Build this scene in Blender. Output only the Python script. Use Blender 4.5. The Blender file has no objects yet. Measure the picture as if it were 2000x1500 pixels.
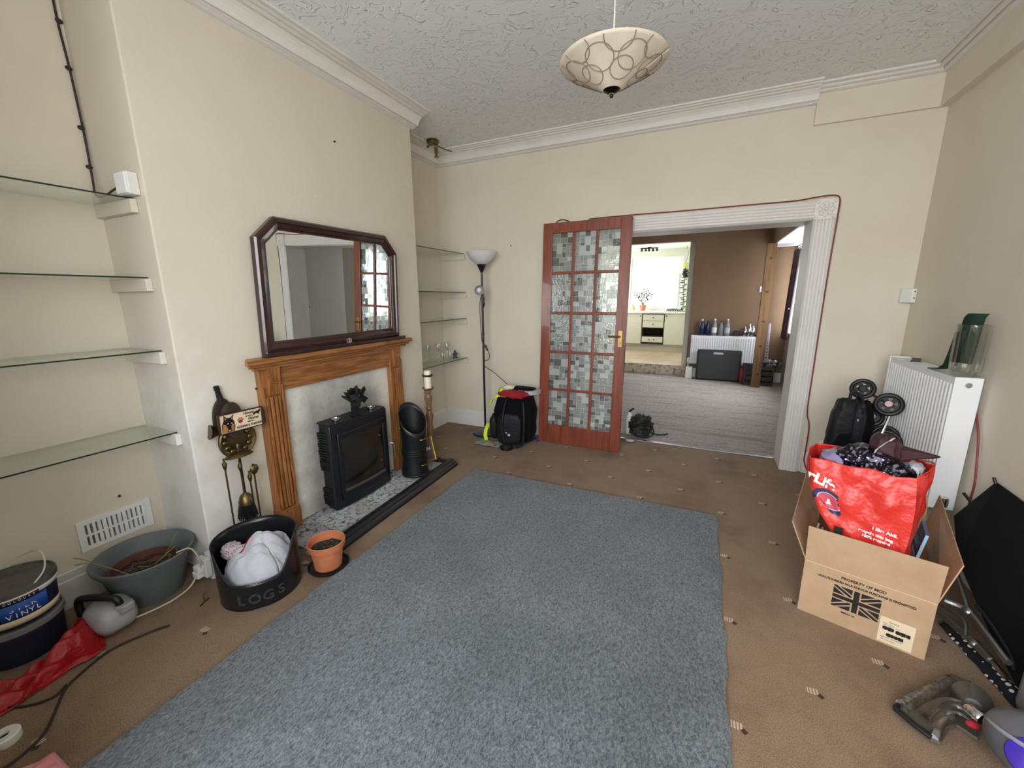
import bpy, bmesh, math, random
from mathutils import Vector, Matrix, Euler
random.seed(7)
SC = bpy.context.scene
COL = SC.collection
PI = math.pi
# ------------------------------------------------------------------ camera
cam = bpy.data.cameras.new('camera'); cam.sensor_width = 36.0; cam.lens = 793.51 / 2000 * 36
cam.clip_start = 0.05
camo = bpy.data.objects.new('camera', cam); COL.objects.link(camo)
def cam_matrix(yaw, pitch, roll, loc):
    f = Vector((math.sin(yaw) * math.cos(pitch), math.cos(yaw) * math.cos(pitch), -math.sin(pitch)))
    r = Vector((math.cos(yaw), -math.sin(yaw), 0)); u = r.cross(f)
    r2 = math.cos(roll) * r + math.sin(roll) * u; u2 = -math.sin(roll) * r + math.cos(roll) * u
    m = Matrix((r2, u2, -f)).transposed().to_4x4(); m.translation = Vector(loc); return m
camo.matrix_world = cam_matrix(-0.435933, 0.211691, -0.008084, (0, 0, 1.36))
SC.camera = camo
# ------------------------------------------------------------------ world: bright overcast sky, darker ground
world = bpy.data.worlds.new('sky'); SC.world = world; world.use_nodes = True
nt = world.node_tree; nt.nodes.clear()
tc = nt.nodes.new('ShaderNodeTexCoord'); sx = nt.nodes.new('ShaderNodeSeparateXYZ'); rp = nt.nodes.new('ShaderNodeValToRGB')
bg = nt.nodes.new('ShaderNodeBackground'); wo = nt.nodes.new('ShaderNodeOutputWorld')
mp = nt.nodes.new('ShaderNodeMath'); mp.operation = 'MULTIPLY_ADD'; mp.inputs[1].default_value = 0.5; mp.inputs[2].default_value = 0.5
nt.links.new(tc.outputs['Generated'], sx.inputs[0]); nt.links.new(sx.outputs['Z'], mp.inputs[0]); nt.links.new(mp.outputs[0], rp.inputs[0])
rp.color_ramp.elements[0].position = 0.47; rp.color_ramp.elements[0].color = (0.68, 0.69, 0.68, 1)
rp.color_ramp.elements[1].position = 0.53; rp.color_ramp.elements[1].color = (0.93, 0.96, 1.0, 1)
bg.inputs[1].default_value = 11.3
nt.links.new(rp.outputs[0], bg.inputs[0]); nt.links.new(bg.outputs[0], wo.inputs[0])
def portal(name, loc, rot, sx_, sy_):
    l = bpy.data.lights.new(name, 'AREA'); l.shape = 'RECTANGLE'; l.size = sx_; l.size_y = sy_; l.cycles.is_portal = True
    o = bpy.data.objects.new(name, l); COL.objects.link(o); o.location = loc; o.rotation_euler = rot
portal('daylight_front', (-0.185, -1.06, 1.625), (PI / 2, 0, 0), 2.67, 1.6)       # bay window behind the camera, shines +y
portal('daylight_side', (1.36, 6.5, 1.42), (0, PI / 2, 0), 1.25, 1.9)         # far room side window, shines -x
portal('daylight_kitchen', (-1.02, 9.98, 1.65), (-PI / 2, 0, 0), 1.1, 1.2)    # kitchen window, shines -y
portal('added_kitchen_daylight', (-2.55, 8.8, 1.6), (0, -PI / 2, 0), 1.2, 1.8)      # unseen opening added to brighten the kitchen, shines +x
SC.view_settings.view_transform = 'Standard'; SC.view_settings.look = 'None'
SC.view_settings.gamma = 1.0; SC.view_settings.use_curve_mapping = False
SC.view_settings.exposure = 0.11
SC.cycles.use_denoising = True
SC.cycles.max_bounces = 9; SC.cycles.diffuse_bounces = 6; SC.cycles.glossy_bounces = 5; SC.cycles.transparent_max_bounces = 24
SC.cycles.sample_clamp_indirect = 8.0; SC.cycles.caustics_reflective = False; SC.cycles.caustics_refractive = False
# ------------------------------------------------------------------ materials
def C(h, a=1.0):
    v = [int(h[i:i + 2], 16) / 255 for i in (0, 2, 4)]
    return tuple([x / 12.92 if x <= 0.04045 else ((x + 0.055) / 1.055) ** 2.4 for x in v] + [a])
MATS = {}
def M(name, col='808080', rough=0.6, metal=0.0, spec=0.5, bump=None, var=None, alpha=1.0, trans=0.0, coat=0.0, sheen=0.0, emit=0, stain=None):
    """bump=(scale,strength[,distance]); var=(scale,colour,low,high) noise mix; stain=(scale,colour,low,high) a second, larger mix"""
    m = bpy.data.materials.new(name); m.use_nodes = True; t = m.node_tree; b = t.nodes['Principled BSDF']
    c = C(col); b.inputs['Base Color'].default_value = c; b.inputs['Roughness'].default_value = rough
    b.inputs['Metallic'].default_value = metal; b.inputs['Specular IOR Level'].default_value = spec
    b.inputs['Transmission Weight'].default_value = trans; b.inputs['Coat Weight'].default_value = coat; b.inputs['Sheen Weight'].default_value = sheen
    b.inputs['Alpha'].default_value = alpha
    if emit: b.inputs['Emission Color'].default_value = c; b.inputs['Emission Strength'].default_value = emit
    tc = t.nodes.new('ShaderNodeTexCoord')
    last = None
    for spec_ in (var, stain):
        if not spec_: continue
        n = t.nodes.new('ShaderNodeTexNoise'); n.inputs['Scale'].default_value = spec_[0]; n.inputs['Detail'].default_value = 6
        n.inputs['Roughness'].default_value = 0.62
        t.links.new(tc.outputs['Object'], n.inputs['Vector'])
        r = t.nodes.new('ShaderNodeMapRange'); r.inputs['From Min'].default_value = spec_[2]; r.inputs['From Max'].default_value = spec_[3]
        t.links.new(n.outputs['Fac'], r.inputs['Value'])
        x = t.nodes.new('ShaderNodeMix'); x.data_type = 'RGBA'
        if last: t.links.new(last, x.inputs[6])
        else: x.inputs[6].default_value = c
        x.inputs[7].default_value = C(spec_[1]); t.links.new(r.outputs[0], x.inputs[0]); last = x.outputs[2]
    if last: t.links.new(last, b.inputs['Base Color'])
    if bump:
        n = t.nodes.new('ShaderNodeTexNoise'); n.inputs['Scale'].default_value = bump[0]; n.inputs['Detail'].default_value = 4
        t.links.new(tc.outputs['Object'], n.inputs['Vector'])
        k = t.nodes.new('ShaderNodeBump'); k.inputs['Strength'].default_value = bump[1]; k.inputs['Distance'].default_value = bump[2] if len(bump) > 2 else 0.003
        t.links.new(n.outputs['Fac'], k.inputs['Height']); t.links.new(k.outputs[0], b.inputs['Normal'])
    MATS[name] = m; return m
def N(t, kind, **kw):
    n = t.nodes.new(kind)
    for k, v in kw.items():
        if k in n.inputs: n.inputs[k].default_value = v
        else: setattr(n, k, v)
    return n
def math_(t, op, a, b=None, c=None):
    n = t.nodes.new('ShaderNodeMath'); n.operation = op
    for i, v in enumerate((a, b, c)):
        if v is None: continue
        if hasattr(v, 'links'): t.links.new(v, n.inputs[i])
        else: n.inputs[i].default_value = v
    return n.outputs[0]
def mixc(t, f, a, b):
    x = t.nodes.new('ShaderNodeMix'); x.data_type = 'RGBA'
    for i, v in ((0, f), (6, a), (7, b)):
        if hasattr(v, 'links'): t.links.new(v, x.inputs[i])
        elif i == 0: x.inputs[0].default_value = v
        else: x.inputs[i].default_value = v
    return x.outputs[2]
cream = M('cream wall paint', 'dad3c3', 0.75, bump=(90, 0.25, 0.002), var=(1.6, 'd4ccbb', 0.45, 0.7), spec=0.25)
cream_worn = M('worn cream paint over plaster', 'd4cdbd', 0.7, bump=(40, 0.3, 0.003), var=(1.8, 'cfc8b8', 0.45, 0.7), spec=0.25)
def bloom_and_light(m, y0, z0, colr):
    """pale bloom and flaking low on the chimney breast, whitened to imitate window light"""
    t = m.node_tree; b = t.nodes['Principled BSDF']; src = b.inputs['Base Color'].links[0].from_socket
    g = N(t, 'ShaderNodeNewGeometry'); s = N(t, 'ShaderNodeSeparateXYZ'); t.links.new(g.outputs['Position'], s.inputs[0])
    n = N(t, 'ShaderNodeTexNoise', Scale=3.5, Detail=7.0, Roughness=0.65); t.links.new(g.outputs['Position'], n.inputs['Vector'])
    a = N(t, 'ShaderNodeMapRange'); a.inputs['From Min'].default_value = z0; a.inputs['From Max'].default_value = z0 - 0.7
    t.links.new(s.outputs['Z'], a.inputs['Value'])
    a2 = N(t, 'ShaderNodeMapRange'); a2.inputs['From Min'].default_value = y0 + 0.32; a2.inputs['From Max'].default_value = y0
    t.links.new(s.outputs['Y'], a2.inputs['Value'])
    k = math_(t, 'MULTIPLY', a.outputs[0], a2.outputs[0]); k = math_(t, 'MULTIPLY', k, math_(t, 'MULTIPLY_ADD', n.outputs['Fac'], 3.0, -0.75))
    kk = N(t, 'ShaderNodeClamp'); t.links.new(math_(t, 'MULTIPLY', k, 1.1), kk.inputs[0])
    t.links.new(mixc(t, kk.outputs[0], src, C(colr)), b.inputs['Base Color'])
bloom_and_light(cream_worn, 1.0, 1.45, 'e9e8e6')  # flaking paint, coloured whiter low down in place of window light
white_trim = M('aged white gloss paint', 'dedbd8', 0.5, bump=(60, 0.1, 0.001), var=(5, 'd3d0cb', 0.5, 0.75))
white_clean = M('white enamel', 'e6e8ea', 0.35)
white_plastic = M('white plastic', 'dcdcd6', 0.4)
brown_wall = M('brown wall paint', '7b624b', 0.8, var=(1.5, '705843', 0.4, 0.7))
kitchen_wall = M('pale green kitchen paint', 'd6d8cb', 0.7)
kitchen_unit = M('pale green cabinet laminate', 'c8c7b4', 0.5)
worktop = M('pale worktop', 'dcdad2', 0.35)
kitchen_floor = M('pale boards', 'bfa98f', 0.35, var=(4, 'a8937c', 0.4, 0.6))
dark_hole = M('dark interior', '2a211b', 0.9)
# carpet of the main room with woven motif
def carpet_mat():
    m = M('brown cut pile carpet', '89735e', 0.95, var=(2.4, '6a5341', 0.46, 0.74), stain=(11, '80674f', 0.5, 0.85), bump=(420, 0.5, 0.004), spec=0.1, sheen=0.1)
    t = m.node_tree; b = t.nodes['Principled BSDF']; src = b.inputs['Base Color'].links[0].from_socket
    g = N(t, 'ShaderNodeNewGeometry'); s = N(t, 'ShaderNodeSeparateXYZ'); t.links.new(g.outputs['Position'], s.inputs[0])
    fine = N(t, 'ShaderNodeTexNoise', Scale=260.0, Detail=2.0); t.links.new(g.outputs['Position'], fine.inputs['Vector'])
    fm = N(t, 'ShaderNodeMapRange'); fm.inputs['From Min'].default_value = 0.35; fm.inputs['From Max'].default_value = 0.65; fm.inputs['To Min'].default_value = 0.72; fm.inputs['To Max'].default_value = 1.25
    t.links.new(fine.outputs['Fac'], fm.inputs['Value'])
    hs = N(t, 'ShaderNodeHueSaturation'); t.links.new(src, hs.inputs['Color']); t.links.new(fm.outputs[0], hs.inputs['Value']); src = hs.outputs[0]
    u = math_(t, 'DIVIDE', math_(t, 'SUBTRACT', s.outputs['X'], 0.207 - 10 * 0.25), 0.25)
    iu = math_(t, 'ROUND', u); du = math_(t, 'MULTIPLY', math_(t, 'SUBTRACT', u, iu), 0.25)
    odd = math_(t, 'MODULO', iu, 2.0)
    v = math_(t, 'ADD', math_(t, 'DIVIDE', math_(t, 'SUBTRACT', s.outputs['Y'], 1.255 - 0.483 * 10), 0.483), math_(t, 'MULTIPLY', odd, -0.5))
    iv = math_(t, 'ROUND', v); dv = math_(t, 'MULTIPLY', math_(t, 'SUBTRACT', v, iv), 0.483)
    inx = math_(t, 'LESS_THAN', math_(t, 'ABSOLUTE', du), 0.018); iny = math_(t, 'LESS_THAN', math_(t, 'ABSOLUTE', dv), 0.013)
    st = math_(t, 'GREATER_THAN', math_(t, 'SINE', math_(t, 'MULTIPLY', du, 2 * PI / 0.0095)), -0.25)
    pale = math_(t, 'MULTIPLY', math_(t, 'MULTIPLY', inx, iny), math_(t, 'MULTIPLY', st, 0.8))
    d1 = math_(t, 'LESS_THAN', math_(t, 'ADD', math_(t, 'ABSOLUTE', math_(t, 'SUBTRACT', du, 0.02)), math_(t, 'ABSOLUTE', math_(t, 'ADD', dv, 0.012))), 0.012)
    c1 = mixc(t, pale, src, C('cdb9a4')); c2 = mixc(t, math_(t, 'MULTIPLY', d1, 0.9), c1, C('2e2118'))
    t.links.new(c2, b.inputs['Base Color']); return m
carpet = carpet_mat()
def rug_mat():
    m = M('blue grey shag pile', '666d73', 1.0, spec=0.05, sheen=0.25, var=(2.2, '585f64', 0.4, 0.65))
    t = m.node_tree; b = t.nodes['Principled BSDF']; src = b.inputs['Base Color'].links[0].from_socket
    g = N(t, 'ShaderNodeNewGeometry')
    mpn = N(t, 'ShaderNodeMapping'); mpn.inputs['Scale'].default_value = (1, 0.55, 1); mpn.inputs['Rotation'].default_value = (0, 0, 0.5); t.links.new(g.outputs['Position'], mpn.inputs['Vector'])
    n = N(t, 'ShaderNodeTexNoise', Scale=120.0, Detail=3.0, Distortion=0.8); t.links.new(mpn.outputs[0], n.inputs['Vector'])
    n2 = N(t, 'ShaderNodeTexNoise', Scale=230.0, Detail=2.0); t.links.new(g.outputs['Position'], n2.inputs['Vector'])
    h = math_(t, 'ADD', math_(t, 'MULTIPLY', n.outputs['Fac'], 0.7), math_(t, 'MULTIPLY', n2.outputs['Fac'], 0.3))
    fm = N(t, 'ShaderNodeMapRange'); fm.inputs['From Min'].default_value = 0.36; fm.inputs['From Max'].default_value = 0.66; fm.inputs['To Min'].default_value = 0.45; fm.inputs['To Max'].default_value = 1.6
    t.links.new(h, fm.inputs['Value'])
    hs = N(t, 'ShaderNodeHueSaturation'); t.links.new(src, hs.inputs['Color']); t.links.new(fm.outputs[0], hs.inputs['Value'])
    t.links.new(hs.outputs[0], b.inputs['Base Color'])
    k = N(t, 'ShaderNodeBump', Strength=0.8, Distance=0.012); t.links.new(h, k.inputs['Height']); t.links.new(k.outputs[0], b.inputs['Normal']); return m
rugm = rug_mat()
def ceiling_mat():
    m = M('embossed ceiling paper', 'e5e7e9', 0.8, spec=0.2)
    t = m.node_tree; b = t.nodes['Principled BSDF']; g = N(t, 'ShaderNodeNewGeometry')
    dn = N(t, 'ShaderNodeTexNoise', Scale=7.0, Detail=2.0); t.links.new(g.outputs['Position'], dn.inputs['Vector'])
    ad = N(t, 'ShaderNodeVectorMath', operation='MULTIPLY_ADD'); t.links.new(dn.outputs['Color'], ad.inputs[0]); ad.inputs[1].default_value = (0.35, 0.35, 0); t.links.new(g.outputs['Position'], ad.inputs[2])
    hs = []
    for sc, rot in ((1.0, 0.3), (1.35, 1.7), (1.15, 2.6)):
        mp_ = N(t, 'ShaderNodeMapping'); mp_.inputs['Scale'].default_value = (2.6 * sc, 10 * sc, 1); mp_.inputs['Rotation'].default_value = (0, 0, rot); t.links.new(ad.outputs[0], mp_.inputs['Vector'])
        n = N(t, 'ShaderNodeTexNoise', Scale=1.6, Detail=1.0); t.links.new(mp_.outputs[0], n.inputs['Vector'])
        r = math_(t, 'ABSOLUTE', math_(t, 'SUBTRACT', n.outputs['Fac'], 0.52))
        q = N(t, 'ShaderNodeMapRange'); q.inputs['From Min'].default_value = 0.0; q.inputs['From Max'].default_value = 0.022; q.inputs['To Min'].default_value = 1.0; q.inputs['To Max'].default_value = 0.0
        t.links.new(r, q.inputs['Value']); mk = N(t, 'ShaderNodeTexNoise', Scale=6.0, Detail=1.0); t.links.new(mp_.outputs[0], mk.inputs['Vector'])
        hs.append(math_(t, 'MULTIPLY', q.outputs[0], math_(t, 'GREATER_THAN', mk.outputs['Fac'], 0.54)))
    fine = N(t, 'ShaderNodeTexNoise', Scale=55.0, Detail=3.0); t.links.new(g.outputs['Position'], fine.inputs['Vector'])
    h = math_(t, 'ADD', math_(t, 'MAXIMUM', math_(t, 'MAXIMUM', hs[0], hs[1]), hs[2]), math_(t, 'MULTIPLY', fine.outputs['Fac'], 0.22))
    k = N(t, 'ShaderNodeBump', Strength=0.7, Distance=0.007); t.links.new(h, k.inputs['Height']); t.links.new(k.outputs[0], b.inputs['Normal']); return m
ceilm = ceiling_mat()
def far_carpet_mat():
    m = M('rumpled grey brown carpet', 'aea7a3', 0.95, spec=0.1, var=(30, '98918c', 0.4, 0.65))
    t = m.node_tree; b = t.nodes['Principled BSDF']; src = b.inputs['Base Color'].links[0].from_socket; g = N(t, 'ShaderNodeNewGeometry')
    mp_ = N(t, 'ShaderNodeMapping'); mp_.inputs['Scale'].default_value = (0.35, 3.2, 1); t.links.new(g.outputs['Position'], mp_.inputs['Vector'])
    n = N(t, 'ShaderNodeTexNoise', Scale=2.6, Detail=4.0, Distortion=0.5); t.links.new(mp_.outputs[0], n.inputs['Vector'])
    r = math_(t, 'ABSOLUTE', math_(t, 'SUBTRACT', n.outputs['Fac'], 0.5))
    q = N(t, 'ShaderNodeMapRange'); q.inputs['From Max'].default_value = 0.03; q.inputs['To Min'].default_value = 1.0; q.inputs['To Max'].default_value = 0.0; t.links.new(r, q.inputs['Value'])
    t.links.new(mixc(t, math_(t, 'MULTIPLY', q.outputs[0], 0.45), src, C('5a504d')), b.inputs['Base Color'])
    k = N(t, 'ShaderNodeBump', Strength=0.6, Distance=0.02); t.links.new(n.outputs['Fac'], k.inputs['Height']); t.links.new(k.outputs[0], b.inputs['Normal']); return m
far_carpet = far_carpet_mat()
def wood_mat(name, c1, c2, axis=2, scale=22, rough=0.4, coat=0.2):
    m = M(name, c1, rough, coat=coat); t = m.node_tree; b = t.nodes['Principled BSDF']; g = N(t, 'ShaderNodeTexCoord')
    mp_ = N(t, 'ShaderNodeMapping'); s = [scale] * 3; s[axis] = scale * 0.07; mp_.inputs['Scale'].default_value = s; t.links.new(g.outputs['Object'], mp_.inputs['Vector'])
    n = N(t, 'ShaderNodeTexNoise', Scale=2.2, Detail=6.0, Distortion=1.2); t.links.new(mp_.outputs[0], n.inputs['Vector'])
    q = N(t, 'ShaderNodeMapRange'); q.inputs['From Min'].default_value = 0.38; q.inputs['From Max'].default_value = 0.64; t.links.new(n.outputs['Fac'], q.inputs['Value'])
    t.links.new(mixc(t, q.outputs[0], C(c1), C(c2)), b.inputs['Base Color'])
    k = N(t, 'ShaderNodeBump', Strength=0.15, Distance=0.001); t.links.new(n.outputs['Fac'], k.inputs['Height']); t.links.new(k.outputs[0], b.inputs['Normal']); return m
oak_v = wood_mat('honey pine upright', 'a06b3c', '794a22', 2)
oak_h = wood_mat('honey pine horizontal', 'a06b3c', '764822', 1)
mahog_v = wood_mat('red mahogany stain', '8a4531', '6c3323', 2, 16, 0.35, 0.3)
mirror_wood = wood_mat('dark mahogany frame', '3a1a18', '250f10', 1, 16, 0.25, 0.5)
post_wood = wood_mat('rough sawn timber', '6f5030', '4b331b', 2, 8, 0.8, 0)
candle_wood = wood_mat('turned brown wood', '8d6a4c', '5c4029', 2, 30, 0.45, 0.2)
def thin_glass(name, tint, gloss=0.12, rough=0.0):
    m = bpy.data.materials.new(name); m.use_nodes = True; t = m.node_tree; t.nodes.clear()
    o = N(t, 'ShaderNodeOutputMaterial'); tr = N(t, 'ShaderNodeBsdfTransparent'); tr.inputs[0].default_value = tint
    gl = N(t, 'ShaderNodeBsdfGlossy'); gl.inputs['Roughness'].default_value = rough; gl.inputs[0].default_value = (1, 1, 1, 1)
    fr = N(t, 'ShaderNodeFresnel', IOR=1.5); mx = N(t, 'ShaderNodeMixShader')
    t.links.new(math_(t, 'ADD', math_(t, 'MULTIPLY', fr.outputs[0], 0.45), gloss * 0.1), mx.inputs[0])
    t.links.new(tr.outputs[0], mx.inputs[1]); t.links.new(gl.outputs[0], mx.inputs[2]); t.links.new(mx.outputs[0], o.inputs[0]); return m
shelf_glass = thin_glass('clear shelf glass', (0.96, 0.985, 0.97, 1), 0.05); vase_glass = thin_glass('clear vase glass', (0.955, 0.965, 0.955, 1), 0.3)
window_glass = thin_glass('window pane glass', (0.97, 0.98, 0.98, 1)); smoke_plastic = thin_glass('smoky clear plastic', (0.80, 0.78, 0.75, 1), 0.4, 0.28)
glass_edge = M('dark green glass edge', '1c2a24', 0.15)
def pane_mats():
    """four kinds of little glass tiles and the pale lead between them"""
    out = []
    for nm, kind in (('clear tile', 0), ('smoky tile', 1), ('rippled tile', 2), ('frosted tile', 3), ('pale lead', 4)):
        m = bpy.data.materials.new(nm); m.use_nodes = True; t = m.node_tree; t.nodes.clear(); o = N(t, 'ShaderNodeOutputMaterial')
        gl = N(t, 'ShaderNodeBsdfGlossy', Roughness=0.1); df = N(t, 'ShaderNodeBsdfDiffuse'); tl = N(t, 'ShaderNodeBsdfTranslucent')
        df.inputs[0].default_value = (0.80, 0.84, 0.83, 1); tl.inputs[0].default_value = (0.8, 0.84, 0.83, 1)
        tr = N(t, 'ShaderNodeBsdfTransparent'); tr.inputs[0].default_value = ((0.86, 0.88, 0.87, 1), (0.58, 0.6, 0.6, 1), (0.8, 0.83, 0.82, 1), (0.8, 0.83, 0.82, 1), (0.8, 0.83, 0.82, 1))[kind]
        rf = N(t, 'ShaderNodeBsdfRefraction', Roughness=0.22, IOR=1.18); rf.inputs[0].default_value = (0.88, 0.92, 0.91, 1)
        tc = N(t, 'ShaderNodeTexCoord'); bn = N(t, 'ShaderNodeTexNoise', Scale=60.0, Detail=2.0); t.links.new(tc.outputs['Object'], bn.inputs['Vector'])
        bu = N(t, 'ShaderNodeBump', Strength=0.7, Distance=0.004); t.links.new(bn.outputs['Fac'], bu.inputs['Height']); t.links.new(bu.outputs[0], rf.inputs['Normal']); t.links.new(bu.outputs[0], gl.inputs['Normal'])
        fro = N(t, 'ShaderNodeMixShader'); fro.inputs[0].default_value = 0.5; t.links.new(df.outputs[0], fro.inputs[1]); t.links.new(tl.outputs[0], fro.inputs[2])
        a = N(t, 'ShaderNodeMixShader'); a.inputs[0].default_value = (0.20, 0.12, 0.36, 0.66, 0.8)[kind]; t.links.new((rf if kind == 2 else tr).outputs[0], a.inputs[1]); t.links.new(fro.outputs[0], a.inputs[2])
        b = N(t, 'ShaderNodeMixShader'); b.inputs[0].default_value = (0.08, 0.05, 0.08, 0.05, 0.06)[kind]; t.links.new(a.outputs[0], b.inputs[1]); t.links.new(gl.outputs[0], b.inputs[2]); t.links.new(b.outputs[0], o.inputs[0]); out.append(m)
    return out
pane = pane_mats()
mirror_silver = M('mirror silvering', 'e4e8e6', 0.0, 1.0)
brass = M('polished brass', '97804e', 0.3, 1.0); old_brass = M('tarnished brass', '6f6142', 0.38, 1.0, bump=(120, 0.3, 0.002))
chrome = M('chrome', 'd0d2d4', 0.12, 1.0); steel = M('dull steel', '9a9c9e', 0.4, 1.0); dark_bronze = M('dark bronze', '3b3330', 0.3, 1.0)
iron = M('black cast iron', '15171a', 0.45, 0.2, bump=(150, 0.2, 0.001)); iron_gloss = M('black enamelled metal', '17191d', 0.28)
black_plastic = M('black plastic', '121214', 0.4); black_fabric = M('black fabric', '101114', 0.9, bump=(300, 0.4, 0.002), sheen=0.02, spec=0.1)
black_nylon = M('black nylon', '15161a', 0.6, bump=(14, 0.6, 0.02), spec=0.3)
dark_glass = M('sooty stove glass', '14120f', 0.08, var=(7, '2e2823', 0.45, 0.7), coat=0.5)
ash = M('grey speckled hearth with ash', 'a8acb0', 0.8, var=(38, '3c3e41', 0.5, 0.62), bump=(80, 0.6, 0.004), stain=(5, '85807a', 0.45, 0.7))
plaster = M('sooty white plaster', 'd8d6ce', 0.8, bump=(30, 0.3, 0.003), var=(3, 'aaa69e', 0.5, 0.75), stain=(22, '8c8984', 0.62, 0.8))
terracotta = M('terracotta plastic', 'bd7452', 0.55, var=(14, 'ad6644', 0.4, 0.7)); soil = M('potting soil', '2c2620', 1.0, bump=(90, 1, 0.01), var=(70, '8d8677', 0.55, 0.7))
grey_plastic = M('dusty grey plastic', '646c70', 0.6, var=(6, '575e61', 0.4, 0.7)); brown_plastic = M('brown plastic', '5e3328', 0.6)
cardboard = M('brown cardboard', 'b89a7b', 0.85, var=(10, 'ad8f70', 0.4, 0.7), bump=(60, 0.1, 0.001)); ink = M('black print', '1b1816', 0.8); paper = M('cream label paper', 'dfcdb0', 0.7)
white_ink = M('white print', 'f0eeea', 0.6); red_bag = M('red woven plastic', 'd6382f', 0.36, bump=(9, 0.8, 0.03), var=(6, 'c82e27', 0.4, 0.7)); red_thin = M('crumpled red plastic', 'a3101c', 0.35, bump=(16, 0.8, 0.02))
red_cloth = M('dark red cloth', 'a01828', 0.8); hi_vis = M('fluorescent yellow', 'd6ee38', 0.8); grey_cloth = M('pale grey cloth', 'b9b9c2', 0.9); navy = M('navy plastic', '181d33', 0.5)
towel = M('pale grey towelling', 'bfc1cb', 1.0, bump=(120, 0.7, 0.004), sheen=0.3, var=(9, 'adafba', 0.4, 0.7)); pink = M('pink plastic', 'd88a96', 0.5); purple = M('purple plastic', '3a1fa0', 0.35)
wax = M('candle wax', 'e9e4d0', 0.5); frosted = M('frosted white glass', 'd9d9dc', 0.35); green_cloth = M('dark green cloth', '15301f', 0.9); tan_cord = M('pale cord', 'cfc8a8', 0.6)
red_cord = M('dark red cord', '7a2a24', 0.5); dark_cord = M('dark brown cord', '2b1c16', 0.6); sequin = M('black purple sequins', '17101f', 0.2, 0.5)
def sequins(m):
    t = m.node_tree; b = t.nodes['Principled BSDF']; tc = N(t, 'ShaderNodeTexCoord'); v = N(t, 'ShaderNodeTexVoronoi', Scale=75.0); t.links.new(tc.outputs['Object'], v.inputs['Vector'])
    t.links.new(mixc(t, math_(t, 'GREATER_THAN', v.outputs['Distance'], 0.5), C('9b93b5'), C('0f0a14')), b.inputs['Base Color'])
    sp = N(t, 'ShaderNodeSeparateColor'); t.links.new(v.outputs['Color'], sp.inputs[0])
    t.links.new(mixc(t, math_(t, 'GREATER_THAN', sp.outputs[0], 0.8), C('17101f'), C('8d879e')), b.inputs['Base Color'])
    k = N(t, 'ShaderNodeBump', Strength=1.0, Distance=0.006); t.links.new(v.outputs['Distance'], k.inputs['Height']); t.links.new(k.outputs[0], b.inputs['Normal'])
sequins(sequin)
def dots(name, base, dot, scale, r=0.22):
    m = M(name, base, 0.8); t = m.node_tree; b = t.nodes['Principled BSDF']; tc = N(t, 'ShaderNodeTexCoord'); v = N(t, 'ShaderNodeTexVoronoi', Scale=scale, Randomness=0.25); t.links.new(tc.outputs['Object'], v.inputs['Vector'])
    t.links.new(mixc(t, math_(t, 'LESS_THAN', v.outputs['Distance'], r), C(base), C(dot)), b.inputs['Base Color']); return m
dotty = dots('black cloth with white dots', '0d0e14', 'd8d8dc', 42, 0.30)
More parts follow.
